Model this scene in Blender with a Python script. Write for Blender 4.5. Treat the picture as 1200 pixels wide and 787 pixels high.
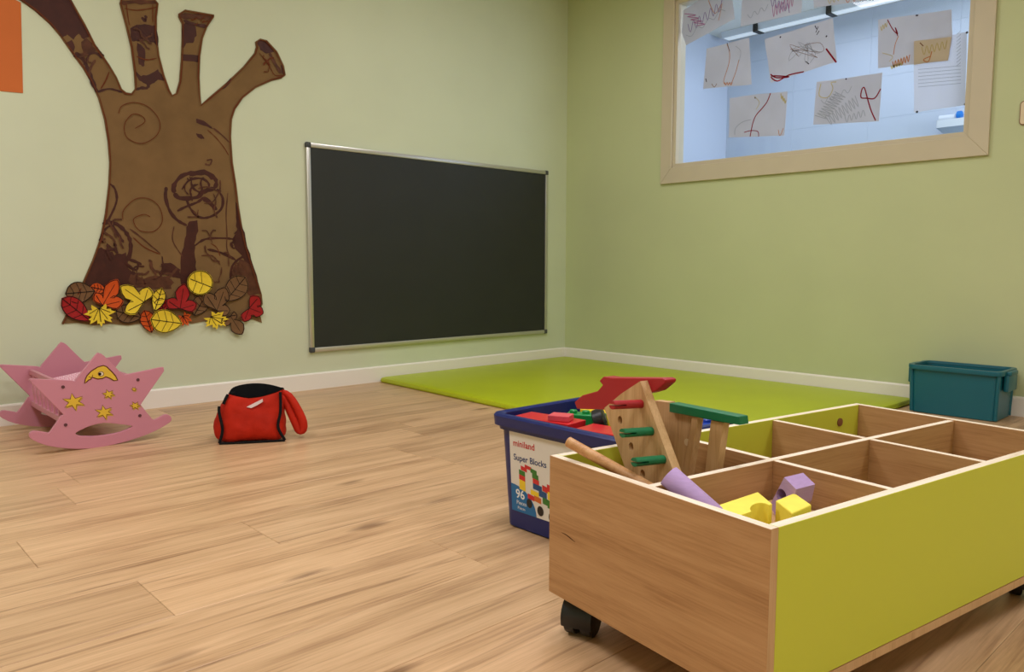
import bpy, bmesh, math, random
from mathutils import Vector, Matrix
random.seed(7)
for o in list(bpy.data.objects): bpy.data.objects.remove(o)
SC = bpy.context.scene
COL = SC.collection

# ------------------------------------------------------------------ camera, world, lights, exposure
F = 909.9
CAM = Vector((-4.4341, -4.1477, 0.74))
RX = Vector((0.73163844, -0.68168664, 0.00291913))
RU = Vector((0.06013209, 0.06880267, 0.99581641))
RF = Vector((0.67903558, 0.72840203, -0.09132992))
cd = bpy.data.cameras.new('camera'); cam = bpy.data.objects.new('camera', cd); COL.objects.link(cam)
cd.sensor_width = 36.0; cd.sensor_fit = 'HORIZONTAL'; cd.lens = F/1200*36.0
cd.clip_start = 0.02; cd.clip_end = 100
M = Matrix.Identity(4)
for i in range(3):
    M[i][0] = RX[i]; M[i][1] = RU[i]; M[i][2] = -RF[i]; M[i][3] = CAM[i]
cam.matrix_world = M
SC.camera = cam

w = bpy.data.worlds.new('world'); SC.world = w; w.use_nodes = True
w.node_tree.nodes['Background'].inputs[0].default_value = (0.9, 0.95, 1.0, 1)
w.node_tree.nodes['Background'].inputs[1].default_value = 0.05
SC.view_settings.view_transform = 'Standard'
SC.view_settings.look = 'None'
SC.view_settings.gamma = 1.0
SC.view_settings.use_curve_mapping = False
SC.view_settings.exposure = 0.0

ROOM_X0, ROOM_Y0, ROOM_Z = -6.6, -6.4, 2.8
LAMP_COL = (0.94, 0.92, 0.98)
LAMPS = [  # x, y, size x, size y, watts
    (-4.6, -1.75, 0.6, 0.6, 30),
    (-1.5, -1.7, 0.6, 0.6, 17),
    (-3.0, -2.9, 0.6, 0.6, 23),
    (-4.6, -4.4, 0.6, 0.6, 24),
    (-2.0, -5.1, 0.6, 0.6, 24),
]
def area(name, loc, sx, sy, watts, col):
    l = bpy.data.lights.new(name, 'AREA'); l.shape = 'RECTANGLE'; l.size = sx; l.size_y = sy
    l.energy = watts; l.color = col
    o = bpy.data.objects.new(name, l); o.location = loc; COL.objects.link(o)
    return o
for (x, y, sx, sy, W) in LAMPS:
    area('ceiling_panel_glow', (x, y, ROOM_Z-0.045), sx, sy, W, LAMP_COL)
NEXT_COL = (0.75, 0.82, 1.0)
area('next_room_lamp_glow', (0.95, -1.7, 2.62), 0.5, 1.6, 14, NEXT_COL)
nd = area('next_room_fill', (0.93, -4.15, 1.7), 1.4, 1.6, 34, NEXT_COL); nd.rotation_euler = (math.radians(90), 0, 0)  # added fill before a solid wall, brightens next room's ceiling and left wall

# ------------------------------------------------------------------ pixel helpers (1200x787 frame)
def ray(u, v):
    return RX*((u-600)/F) + RU*(-(v-393.5)/F) + RF
def hit(u, v, ax, val):
    d = ray(u, v); return CAM + d*((val-CAM[ax])/d[ax])
def floor_pt(u, v, z=0.0): return hit(u, v, 2, z)

# ------------------------------------------------------------------ materials
def lin(c):
    return tuple(((x/255)/12.92 if x/255 <= 0.04045 else ((x/255+0.055)/1.055)**2.4) for x in c) + (1.0,)
MATS = {}
def mat(name, col, rough=0.5, spec=0.4, var=0.0, vscale=6.0, bump=0.0, bscale=200.0, metal=0.0, coat=0.0, stretch=(1,1,1), sheen=0.0):
    if name in MATS: return MATS[name]
    m = bpy.data.materials.new(name); m.use_nodes = True; MATS[name] = m
    nt = m.node_tree; b = nt.nodes['Principled BSDF']
    b.inputs['Base Color'].default_value = lin(col); b.inputs['Roughness'].default_value = rough
    b.inputs['Specular IOR Level'].default_value = spec; b.inputs['Metallic'].default_value = metal
    b.inputs['Coat Weight'].default_value = coat; b.inputs['Sheen Weight'].default_value = sheen
    tc = nt.nodes.new('ShaderNodeTexCoord'); mp = nt.nodes.new('ShaderNodeMapping')
    nt.links.new(tc.outputs['Object'], mp.inputs['Vector']); mp.inputs['Scale'].default_value = stretch
    if var > 0:
        n = nt.nodes.new('ShaderNodeTexNoise'); n.inputs['Scale'].default_value = vscale; n.inputs['Detail'].default_value = 5
        nt.links.new(mp.outputs[0], n.inputs['Vector'])
        r = nt.nodes.new('ShaderNodeValToRGB')
        c = lin(col)
        r.color_ramp.elements[0].position = 0.3; r.color_ramp.elements[1].position = 0.7
        r.color_ramp.elements[0].color = tuple(x*(1-var) for x in c[:3])+(1,)
        r.color_ramp.elements[1].color = tuple(min(1, x*(1+var)) for x in c[:3])+(1,)
        nt.links.new(n.outputs['Fac'], r.inputs['Fac']); nt.links.new(r.outputs['Color'], b.inputs['Base Color'])
    if bump > 0:
        n2 = nt.nodes.new('ShaderNodeTexNoise'); n2.inputs['Scale'].default_value = bscale; n2.inputs['Detail'].default_value = 3
        nt.links.new(mp.outputs[0], n2.inputs['Vector'])
        bp = nt.nodes.new('ShaderNodeBump'); bp.inputs['Strength'].default_value = bump; bp.inputs['Distance'].default_value = 0.002
        nt.links.new(n2.outputs['Fac'], bp.inputs['Height']); nt.links.new(bp.outputs[0], b.inputs['Normal'])
    return m

def wood(name, light, mid, dark, axis=0, rough=0.4, grain=1.0, knots=False, per_object=False, spec=0.4, contrast=1.0):
    if name in MATS: return MATS[name]
    m = bpy.data.materials.new(name); m.use_nodes = True; MATS[name] = m
    nt = m.node_tree; N = nt.nodes; L = nt.links; b = N['Principled BSDF']
    b.inputs['Roughness'].default_value = rough; b.inputs['Specular IOR Level'].default_value = spec
    tc = N.new('ShaderNodeTexCoord'); src = tc.outputs['Object']
    if per_object:
        oi = N.new('ShaderNodeObjectInfo')
        mul = N.new('ShaderNodeVectorMath'); mul.operation = 'SCALE'; mul.inputs[0].default_value = (37.0, 11.0, 23.0)
        L.new(oi.outputs['Random'], mul.inputs['Scale'])
        add = N.new('ShaderNodeVectorMath'); L.new(src, add.inputs[0]); L.new(mul.outputs[0], add.inputs[1]); src = add.outputs[0]
    def noise(scale_long, scale_cross, detail, dist=0.0):
        mp = N.new('ShaderNodeMapping'); s = [scale_cross]*3; s[axis] = scale_long
        mp.inputs['Scale'].default_value = s; L.new(src, mp.inputs['Vector'])
        n = N.new('ShaderNodeTexNoise'); n.inputs['Scale'].default_value = 1.0; n.inputs['Detail'].default_value = detail
        n.inputs['Distortion'].default_value = dist; n.inputs['Roughness'].default_value = 0.6
        L.new(mp.outputs[0], n.inputs['Vector']); return n
    n1 = noise(1.1*grain, 13*grain, 5, 0.9)
    n2 = noise(5*grain, 150*grain, 4, 0.2)
    mix = N.new('ShaderNodeMath'); mix.operation = 'MULTIPLY_ADD'; mix.inputs[1].default_value = 0.38
    sc = N.new('ShaderNodeMath'); sc.operation = 'MULTIPLY'; sc.inputs[1].default_value = 0.62
    L.new(n1.outputs['Fac'], sc.inputs[0]); L.new(n2.outputs['Fac'], mix.inputs[0]); L.new(sc.outputs[0], mix.inputs[2])
    r = N.new('ShaderNodeValToRGB'); e = r.color_ramp.elements
    e[0].position = 0.5-0.16/contrast; e[0].color = lin(dark); e[1].position = 0.5+0.14/contrast; e[1].color = lin(light)
    k = e.new(0.49); k.color = lin(mid)
    L.new(mix.outputs[0], r.inputs['Fac']); col = r.outputs['Color']
    if knots:
        # thin darker streaks plus sparse knots
        n3 = noise(0.9, 22, 3, 1.6)
        rr = N.new('ShaderNodeMapRange'); rr.inputs['From Min'].default_value = 0.60; rr.inputs['From Max'].default_value = 0.74
        rr.inputs['To Min'].default_value = 0.0; rr.inputs['To Max'].default_value = 0.75
        L.new(n3.outputs['Fac'], rr.inputs['Value'])
        mm = N.new('ShaderNodeMix'); mm.data_type = 'RGBA'; mm.inputs[7].default_value = lin((133, 96, 66))
        L.new(rr.outputs[0], mm.inputs[0]); L.new(col, mm.inputs[6]); col = mm.outputs[2]
        mp = N.new('ShaderNodeMapping'); s = [5.2]*3; s[axis] = 1.9; mp.inputs['Scale'].default_value = s
        ad = N.new('ShaderNodeVectorMath'); L.new(src, mp.inputs['Vector'])
        sv = N.new('ShaderNodeVectorMath'); sv.operation = 'SCALE'; sv.inputs['Scale'].default_value = 0.28
        L.new(n1.outputs['Color'], sv.inputs[0]); L.new(mp.outputs[0], ad.inputs[0]); L.new(sv.outputs[0], ad.inputs[1])
        v = N.new('ShaderNodeTexVoronoi'); v.inputs['Scale'].default_value = 1.0; L.new(ad.outputs[0], v.inputs['Vector'])
        kr = N.new('ShaderNodeMapRange'); kr.inputs['From Min'].default_value = 0.045; kr.inputs['From Max'].default_value = 0.155
        kr.inputs['To Min'].default_value = 0.7; kr.inputs['To Max'].default_value = 0.0
        L.new(v.outputs['Distance'], kr.inputs['Value'])
        mm2 = N.new('ShaderNodeMix'); mm2.data_type = 'RGBA'; mm2.inputs[7].default_value = lin((106, 72, 48))
        L.new(kr.outputs[0], mm2.inputs[0]); L.new(col, mm2.inputs[6]); col = mm2.outputs[2]
    if per_object:
        hv = N.new('ShaderNodeHueSaturation')
        mr = N.new('ShaderNodeMapRange'); mr.inputs['To Min'].default_value = 0.93; mr.inputs['To Max'].default_value = 1.07
        L.new(oi.outputs['Random'], mr.inputs['Value']); L.new(mr.outputs[0], hv.inputs['Value']); L.new(col, hv.inputs['Color']); col = hv.outputs['Color']
    L.new(col, b.inputs['Base Color'])
    bp = N.new('ShaderNodeBump'); bp.inputs['Strength'].default_value = 0.08; bp.inputs['Distance'].default_value = 0.001
    L.new(n2.outputs['Fac'], bp.inputs['Height']); L.new(bp.outputs[0], b.inputs['Normal'])
    return m

def glass_mat():
    m = bpy.data.materials.new('window_glass'); m.use_nodes = True; nt = m.node_tree
    for n in list(nt.nodes): nt.nodes.remove(n)
    o = nt.nodes.new('ShaderNodeOutputMaterial'); mx = nt.nodes.new('ShaderNodeMixShader'); mx.inputs[0].default_value = 0.02
    t = nt.nodes.new('ShaderNodeBsdfTransparent'); g = nt.nodes.new('ShaderNodeBsdfGlossy'); g.inputs['Roughness'].default_value = 0.02
    t.inputs[0].default_value = (0.96, 0.98, 0.99, 1)
    nt.links.new(t.outputs[0], mx.inputs[1]); nt.links.new(g.outputs[0], mx.inputs[2]); nt.links.new(mx.outputs[0], o.inputs[0])
    return m
def paper_mat(name, col, transl=0.5, var=0.06):
    m = bpy.data.materials.new(name); m.use_nodes = True; nt = m.node_tree
    for n in list(nt.nodes): nt.nodes.remove(n)
    o = nt.nodes.new('ShaderNodeOutputMaterial'); mx = nt.nodes.new('ShaderNodeMixShader'); mx.inputs[0].default_value = transl
    d = nt.nodes.new('ShaderNodeBsdfDiffuse'); t = nt.nodes.new('ShaderNodeBsdfTranslucent')
    tc = nt.nodes.new('ShaderNodeTexCoord'); n = nt.nodes.new('ShaderNodeTexNoise'); n.inputs['Scale'].default_value = 7; n.inputs['Detail'].default_value = 6
    r = nt.nodes.new('ShaderNodeValToRGB'); c = lin(col)
    r.color_ramp.elements[0].color = tuple(x*(1-var*2) for x in c[:3])+(1,); r.color_ramp.elements[1].color = tuple(min(1, x*(1+var)) for x in c[:3])+(1,)
    nt.links.new(tc.outputs['Object'], n.inputs['Vector']); nt.links.new(n.outputs['Fac'], r.inputs['Fac'])
    nt.links.new(r.outputs[0], d.inputs[0]); nt.links.new(r.outputs[0], t.inputs[0])
    nt.links.new(d.outputs[0], mx.inputs[1]); nt.links.new(t.outputs[0], mx.inputs[2]); nt.links.new(mx.outputs[0], o.inputs[0])
    return m
def emit_mat(name, col, s):
    m = bpy.data.materials.new(name); m.use_nodes = True; b = m.node_tree.nodes['Principled BSDF']
    b.inputs['Base Color'].default_value = (0.9, 0.9, 0.9, 1); b.inputs['Emission Color'].default_value = col+(1,); b.inputs['Emission Strength'].default_value = s
    return m
def gingham_mat():
    m = bpy.data.materials.new('pink_gingham'); m.use_nodes = True; nt = m.node_tree; b = nt.nodes['Principled BSDF']
    b.inputs['Roughness'].default_value = 0.9
    tc = nt.nodes.new('ShaderNodeTexCoord'); ch = nt.nodes.new('ShaderNodeTexChecker'); ch.inputs['Scale'].default_value = 190
    ch.inputs['Color1'].default_value = lin((240, 205, 212)); ch.inputs['Color2'].default_value = lin((222, 150, 168))
    nt.links.new(tc.outputs['Object'], ch.inputs['Vector']); nt.links.new(ch.outputs[0], b.inputs['Base Color']); return m

WALL = mat('wall_paint', (212, 219, 190), 0.55, 0.3, var=0.025, vscale=2.2, bump=0.05, bscale=90)
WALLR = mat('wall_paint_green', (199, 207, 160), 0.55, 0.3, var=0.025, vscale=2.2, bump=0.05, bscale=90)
TRIMM = mat('trim_paint', (246, 240, 230), 0.4, 0.4)
WINTRIM = mat('window_trim_paint', (204, 193, 166), 0.4, 0.4, var=0.02)
CEILM = mat('ceiling_paint', (236, 234, 224), 0.8, 0.2)
FLOORW = wood('floor_oak', (222, 184, 142), (204, 166, 124), (166, 127, 92), axis=0, rough=0.36, grain=1.0, knots=True, per_object=True)
SUBF = mat('subfloor', (70, 50, 35), 0.9)
BEECH_Y = wood('beech_laminate_y', (201, 157, 110), (188, 143, 96), (160, 115, 72), axis=1, rough=0.42, grain=1.6, contrast=0.9)
BEECH_X = wood('beech_laminate_x', (201, 157, 110), (188, 143, 96), (160, 115, 72), axis=0, rough=0.42, grain=1.6, contrast=0.9)
PLYX = wood('plywood_edge_x', (250, 238, 216), (244, 229, 205), (226, 206, 176), axis=0, rough=0.5, grain=3.0)
PLYY = wood('plywood_edge_y', (250, 238, 216), (244, 229, 205), (226, 206, 176), axis=1, rough=0.5, grain=3.0)
EDGEW = wood('lipping_edge', (214, 176, 132), (204, 165, 121), (184, 142, 98), axis=2, rough=0.45, grain=2.0)
TOYW = wood('toy_wood', (214, 176, 128), (200, 160, 110), (174, 130, 84), axis=2, rough=0.45, grain=3.0)
LIME = mat('lime_laminate', (206, 211, 66), 0.38, 0.4)
MATG = mat('mat_vinyl', (184, 198, 26), 0.42, 0.45, var=0.04, vscale=3, bump=0.12, bscale=9)
PINK = mat('pink_lacquer', (206, 137, 154), 0.4, 0.4)
BLACKP = mat('black_plastic', (22, 22, 23), 0.38, 0.5)
BLACKF = mat('black_fabric', (18, 18, 20), 0.85, 0.2, bump=0.4, bscale=500)
REDF = mat('red_nylon', (184, 34, 10), 0.7, 0.25, var=0.14, vscale=14, bump=0.9, bscale=26)
ALU = mat('aluminium', (205, 203, 196), 0.32, 0.5, metal=0.75)
BOARD = mat('chalkboard_slate', (42, 44, 42), 0.5, 0.4, var=0.06, vscale=4)
GREYP = mat('grey_plastic', (70, 72, 72), 0.5)
KRAFT = mat('kraft_paper', (124, 96, 62), 0.85, 0.15, var=0.12, vscale=7)
DPAINT = mat('dark_brown_paint', (66, 28, 18), 0.55, 0.3, var=0.2, vscale=20)
MARK = mat('brown_marker', (104, 52, 28), 0.8, 0.2)
DPAINT2 = mat('brown_wash_paint', (86, 50, 32), 0.6, 0.25, var=0.3, vscale=25)
BLKM = mat('black_marker', (30, 22, 18), 0.8, 0.2)
ORANGEP = mat('orange_card', (206, 112, 58), 0.8, 0.2, var=0.03)
LEAFM = {'yellow': mat('yellow_card', (236, 206, 58), 0.75, 0.2, var=0.06, vscale=30), 'red': mat('red_card', (164, 36, 36), 0.75, 0.2, var=0.08, vscale=30),
         'orange': mat('orange_leaf_card', (208, 84, 30), 0.75, 0.2, var=0.06, vscale=30), 'brown': mat('brown_leaf_card', (120, 88, 58), 0.8, 0.2, var=0.08, vscale=30)}
BLUEP = mat('royal_blue_plastic', (12, 31, 100), 0.34, 0.5)
TEALP = mat('teal_plastic', (16, 98, 112), 0.36, 0.5)
STICK = mat('sticker_paper', (226, 222, 214), 0.45, 0.4)
REDP = mat('red_brick_plastic', (206, 34, 40), 0.32, 0.5)
PINKP = mat('rose_brick_plastic', (224, 82, 96), 0.35, 0.5)
GREENP = mat('green_brick_plastic', (14, 140, 66), 0.32, 0.5)
YELP = mat('yellow_brick_plastic', (240, 206, 40), 0.32, 0.5)
BLUB = mat('blue_brick_plastic', (36, 70, 170), 0.32, 0.5)
REDPAINT = mat('red_wood_paint', (168, 28, 38), 0.4, 0.45)
GREENPAINT = mat('green_wood_paint', (16, 112, 70), 0.36, 0.45)
PURP = mat('lilac_wood_paint', (184, 154, 202), 0.6, 0.3, var=0.06, vscale=60, stretch=(1, 1, 6))
YELW = mat('yellow_wood_paint', (252, 234, 92), 0.55, 0.3, var=0.04, vscale=50)
WHITEP = mat('white_plastic', (225, 230, 238), 0.4)
TILE = mat('white_wall_tile', (205, 214, 230), 0.3, 0.4)
CREAM = mat('cream_plastic', (224, 206, 172), 0.45)
BRONZE = mat('brown_edge_plastic', (130, 84, 52), 0.5)
INKB = mat('navy_ink', (44, 66, 116), 0.6); INKR = mat('red_ink', (196, 44, 48), 0.6); INKW = mat('white_ink', (235, 238, 240), 0.6); INKC = mat('blue_ink', (34, 110, 168), 0.5)
GOLD = mat('golden_paint', (228, 188, 58), 0.6)
GLASS = glass_mat(); PAPER = paper_mat('drawing_paper', (218, 218, 222), 0.55); PAPER2 = paper_mat('printed_paper', (236, 236, 240), 0.72, 0.01)
GING = gingham_mat()

# ------------------------------------------------------------------ mesh builder
class MB:
    def __init__(s): s.v = []; s.f = []; s.m = []; s.mats = []
    def mi(s, m):
        if m not in s.mats: s.mats.append(m)
        return s.mats.index(m)
    def add(s, vs, fs, m):
        b = len(s.v); s.v += [tuple(x) for x in vs]; i = s.mi(m)
        for f in fs: s.f.append(tuple(b+k for k in f)); s.m.append(i)
    def box(s, lo, hi, m, xf=None):
        x0, y0, z0 = lo; x1, y1, z1 = hi
        vs = [(x0,y0,z0),(x1,y0,z0),(x1,y1,z0),(x0,y1,z0),(x0,y0,z1),(x1,y0,z1),(x1,y1,z1),(x0,y1,z1)]
        if xf: vs = [xf @ Vector(q) for q in vs]
        s.add(vs, [(0,3,2,1),(4,5,6,7),(0,1,5,4),(1,2,6,5),(2,3,7,6),(3,0,4,7)], m)
    def prism(s, poly, off, m, mside=None):
        """poly: list of Vector (a planar outline), off: extrusion Vector"""
        n = len(poly); off = Vector(off)
        a = [Vector(q) for q in poly]; b = [q+off for q in a]
        s.add(a+b, [tuple(range(n)), tuple(range(2*n-1, n-1, -1))], m)
        s.add(a+b, [((i+1)%n, i, n+i, n+(i+1)%n) for i in range(n)], mside or m)
    def tube(s, pts, r, m, seg=12, cap=True):
        pts = [Vector(q) for q in pts]; n = len(pts); rs = r if isinstance(r, (list, tuple)) else [r]*n
        vs = []; fs = []; pu = None
        for i, q in enumerate(pts):
            t = (pts[min(i+1, n-1)]-pts[max(i-1, 0)]).normalized()
            if pu is None:
                ref = Vector((0,0,1)) if abs(t.z) < 0.9 else Vector((1,0,0)); u = t.cross(ref).normalized()
            else: u = (pu - t*pu.dot(t)).normalized()
            pu = u; v = t.cross(u)
            for k in range(seg):
                a = 2*math.pi*k/seg; vs.append(q+(u*math.cos(a)+v*math.sin(a))*rs[i])
        for i in range(n-1):
            for k in range(seg): fs.append((i*seg+k, i*seg+(k+1)%seg, (i+1)*seg+(k+1)%seg, (i+1)*seg+k))
        if cap: fs.append(tuple(range(seg-1, -1, -1))); fs.append(tuple((n-1)*seg+k for k in range(seg)))
        s.add(vs, fs, m)
    def ribbon(s, pts, wd, nrm, m, closed=False):
        """flat stroke of width wd lying in the plane with normal nrm"""
        pts = [Vector(q) for q in pts]; n = len(pts); nrm = Vector(nrm)
        ws = wd if isinstance(wd, (list, tuple)) else [wd]*n
        vs = []
        for i, q in enumerate(pts):
            if closed: t = pts[(i+1)%n]-pts[i-1]
            else: t = pts[min(i+1, n-1)]-pts[max(i-1, 0)]
            sd = t.cross(nrm)
            sd = sd.normalized() if sd.length > 1e-9 else Vector((0,0,1))
            vs += [q+sd*ws[i]/2, q-sd*ws[i]/2]
        k = n if closed else n-1
        s.add(vs, [(2*i, 2*i+1, 2*((i+1)%n)+1, 2*((i+1)%n)) for i in range(k)], m)
    def loft(s, rings, m, cap0=True, cap1=True, closed=True):
        n = len(rings[0]); vs = [q for r in rings for q in r]; fs = []
        for i in range(len(rings)-1):
            for k in range(n if closed else n-1): fs.append((i*n+k, i*n+(k+1)%n, (i+1)*n+(k+1)%n, (i+1)*n+k))
        if cap0: fs.append(tuple(range(n-1, -1, -1)))
        if cap1: fs.append(tuple((len(rings)-1)*n+k for k in range(n)))
        s.add(vs, fs, m)
    def build(s, name, parent=None, smooth=False, bevel=0.0, seg=2, recalc=True, sub=0):
        me = bpy.data.meshes.new(name); me.from_pydata(s.v, [], s.f); 
        for m in s.mats: me.materials.append(m)
        for i, p in enumerate(me.polygons): p.material_index = s.m[i]
        bm = bmesh.new(); bm.from_mesh(me); bmesh.ops.remove_doubles(bm, verts=bm.verts, dist=1e-6)
        if recalc: bmesh.ops.recalc_face_normals(bm, faces=bm.faces)
        if bevel > 0:
            es = [e for e in bm.edges if len(e.link_faces) == 2 and e.calc_face_angle(0) > 0.5]
            bmesh.ops.bevel(bm, geom=es, offset=bevel, segments=seg, profile=0.5, affect='EDGES')
        if any(len(f.verts) > 4 for f in bm.faces):
            bmesh.ops.triangulate(bm, faces=[f for f in bm.faces if len(f.verts) > 4])
        bm.to_mesh(me); bm.free()
        o = bpy.data.objects.new(name, me); COL.objects.link(o)
        if parent is not None: o.parent = parent
        if smooth:
            for p in me.polygons: p.use_smooth = True
            try: me.set_sharp_from_angle(angle=math.radians(38))
            except Exception: pass
        if sub:
            md = o.modifiers.new('sub', 'SUBSURF'); md.levels = sub; md.render_levels = sub
        return o
def empty(name, loc=(0,0,0), rz=0.0):
    o = bpy.data.objects.new(name, None); o.location = loc; o.rotation_euler = (0, 0, rz); o.empty_display_size = 0.05; COL.objects.link(o); return o
def tag(o, label, cat, group=None):
    o['label'] = label; o['category'] = cat
    if group: o['group'] = group
    return o
def struct(o, label=None, cat=None):
    o['kind'] = 'structure'
    if label: o['label'] = label
    if cat: o['category'] = cat
    return o
def part(o, label): o['label'] = label; return o
def rrect(cx, cy, hx, hy, r, z, seg=5):
    out = []
    for (sx, sy, a0) in ((1,1,0), (-1,1,90), (-1,-1,180), (1,-1,270)):
        for k in range(seg+1):
            a = math.radians(a0+90*k/seg)
            out.append(Vector((cx+sx*(hx-r)+r*math.cos(a), cy+sy*(hy-r)+r*math.sin(a), z)))
    return out

# ------------------------------------------------------------------ room shell
b = MB(); b.box((ROOM_X0, ROOM_Y0, -0.06), (0, 0, -0.009), SUBF)
floor = struct(b.build('floor'), 'oak laminate plank floor', 'floor')
PW, PL = 0.245, 1.38
edge0 = -2.752
ROW_JOINT = {}
row = 0
y = edge0 + PW*11   # topmost row boundary is just above the back wall line
rows = []
k = math.ceil((0-edge0)/PW)
while True:
    y1 = edge0+k*PW; y0 = y1-PW
    if y1 <= ROOM_Y0: break
    rows.append((k, max(y0, ROOM_Y0), min(y1, 0.0))); k -= 1
KN = {4: -4.027, 2: -3.876, 1: -3.21}
cache = {}
random.seed(3)
for (k, y0, y1) in rows:
    xj = KN.get(k, -6.6+random.random()*PL)
    xs = [ROOM_X0]; x = xj-PL*10
    while x < -0.02:
        if x > ROOM_X0+0.02: xs.append(x)
        x += PL
    xs.append(0.0)
    for x0, x1 in zip(xs[:-1], xs[1:]):
        key = (round(x1-x0, 4), round(y1-y0, 4))
        if key in cache:
            o = bpy.data.objects.new('plank', cache[key]); COL.objects.link(o); o.parent = floor
        else:
            hx, hy = (x1-x0)/2-0.0004, (y1-y0)/2-0.0004; c = 0.0012
            b = MB()
            b.loft([[Vector((sx*(hx-i), sy*(hy-i), z)) for sx, sy in ((-1,-1),(1,-1),(1,1),(-1,1))] for i, z in ((0, -0.008), (0, -c*0.7), (c, 0.0))], FLOORW)
            o = b.build('plank', floor); cache[key] = o.data
        o.location = ((x0+x1)/2, (y0+y1)/2, 0)
b = MB(); b.box((ROOM_X0-0.1, ROOM_Y0-0.1, ROOM_Z), (0.0, 0.1, ROOM_Z+0.1), CEILM)
struct(b.build('ceiling'), 'plain white ceiling', 'ceiling')
b = MB(); b.box((ROOM_X0-0.1, 0, -0.06), (0.1, 0.1, ROOM_Z), WALL)
struct(b.build('wall_back'), 'pale green wall with the chalkboard', 'wall')
b = MB(); b.box((ROOM_X0-0.1, ROOM_Y0-0.1, -0.06), (ROOM_X0, 0, ROOM_Z), WALL)
struct(b.build('wall_left'), 'pale green side wall', 'wall')
b = MB(); b.box((ROOM_X0, ROOM_Y0-0.1, -0.06), (0.1, ROOM_Y0, ROOM_Z), WALL)
struct(b.build('wall_front'), 'pale green wall behind the camera', 'wall')
WY0, WY1, WZ0, WZ1 = -2.80, -0.965, 1.385, 2.50
b = MB()
b.box((0, ROOM_Y0, -0.06), (0.1, WY0, ROOM_Z), WALLR); b.box((0, WY1, -0.06), (0.1, 0, ROOM_Z), WALLR)
b.box((0, WY0, -0.06), (0.1, WY1, WZ0), WALLR); b.box((0, WY0, WZ1), (0.1, WY1, ROOM_Z), WALLR)
struct(b.build('wall_right'), 'pale green wall with the interior window', 'wall')
# baseboards with a slightly rounded top
def baseboard(name, a, c, nrm):
    b = MB(); h, t = 0.098, 0.014; n = Vector(nrm); up = Vector((0,0,1))
    prof = [(0, 0), (t, 0), (t, h-0.008), (t-0.004, h-0.002), (t-0.008, h), (0, h)]
    b.loft([[Vector(q)+n*x+up*z for x, z in prof] for q in (a, c)], TRIMM)
    return struct(b.build(name), 'cream baseboard', 'baseboard')
baseboard('baseboard_back', (ROOM_X0, 0, 0), (0, 0, 0), (0, -1, 0))
baseboard('baseboard_right', (0, ROOM_Y0, 0), (0, -0.014, 0), (-1, 0, 0))
baseboard('baseboard_left', (ROOM_X0, ROOM_Y0, 0), (ROOM_X0, -0.014, 0), (1, 0, 0))
baseboard('baseboard_front', (ROOM_X0+0.014, ROOM_Y0, 0), (-0.014, ROOM_Y0, 0), (0, 1, 0))
# interior window: mitred casing, inner bead, glass
win = struct(empty('window_1', (0, (WY0+WY1)/2, WZ0)), 'interior window with cream casing covered in drawings', 'window')
wc = Vector((0, (WY0+WY1)/2, WZ0))
OY0, OY1, OZ0, OZ1 = -2.884, -0.893, 1.291, 2.59
IY0, IY1, IZ0, IZ1 = -2.788, -0.980, 1.395, 2.49
def wl_(q): return Vector(q)-wc
oc = [(OY0, OZ0), (OY1, OZ0), (OY1, OZ1), (OY0, OZ1)]; ic = [(IY0, IZ0), (IY1, IZ0), (IY1, IZ1), (IY0, IZ1)]
for i in range(4):
    j = (i+1) % 4; g = 0.0003
    P = [oc[i], oc[j], ic[j], ic[i]]
    b = MB(); b.prism([wl_((-0.018, q[0], q[1])) for q in P], (0.018, 0, 0), WINTRIM); b.build('casing_board', win, bevel=0.0025)
for i in range(4):
    j = (i+1) % 4
    B2 = [(IY0+0.001, IZ0+0.001), (IY1-0.001, IZ0+0.001), (IY1-0.001, IZ1-0.001), (IY0+0.001, IZ1-0.001)]
    B3 = [(IY0+0.026, IZ0+0.026), (IY1-0.026, IZ0+0.026), (IY1-0.026, IZ1-0.026), (IY0+0.026, IZ1-0.026)]
    P = [B2[i], B2[j], B3[j], B3[i]]
    b = MB(); b.prism([wl_((-0.004, q[0], q[1])) for q in P], (0.090, 0, 0), WINTRIM); b.build('frame_bead', win, bevel=0.0015)
GX = 0.030
b = MB(); b.box(wl_((GX, IY0+0.024, IZ0+0.024)), wl_((GX+0.004, IY1-0.024, IZ1-0.024)), GLASS); b.build('glass_pane', win)

# ------------------------------------------------------------------ ceiling lamps (out of frame)
LENS = emit_mat('lamp_diffuser', LAMP_COL, 2.0)
for i, (x, y, sx, sy, W) in enumerate(LAMPS):
    t = tag(empty('ceiling_light', (x, y, ROOM_Z)), 'rectangular white ceiling light panel', 'light', 'ceiling light panels')
    b = MB()
    for lo, hi in (((-sx/2-0.03, -sy/2-0.03, -0.04), (sx/2+0.03, -sy/2, 0)), ((-sx/2-0.03, sy/2, -0.04), (sx/2+0.03, sy/2+0.03, 0)), ((-sx/2-0.03, -sy/2, -0.04), (-sx/2, sy/2, 0)), ((sx/2, -sy/2, -0.04), (sx/2+0.03, sy/2, 0))): b.box(lo, hi, WHITEP)
    b.build('frame', t)
    b = MB(); b.box((-sx/2, -sy/2, -0.03), (sx/2, sy/2, -0.02), LENS); b.build('diffuser', t)

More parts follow.
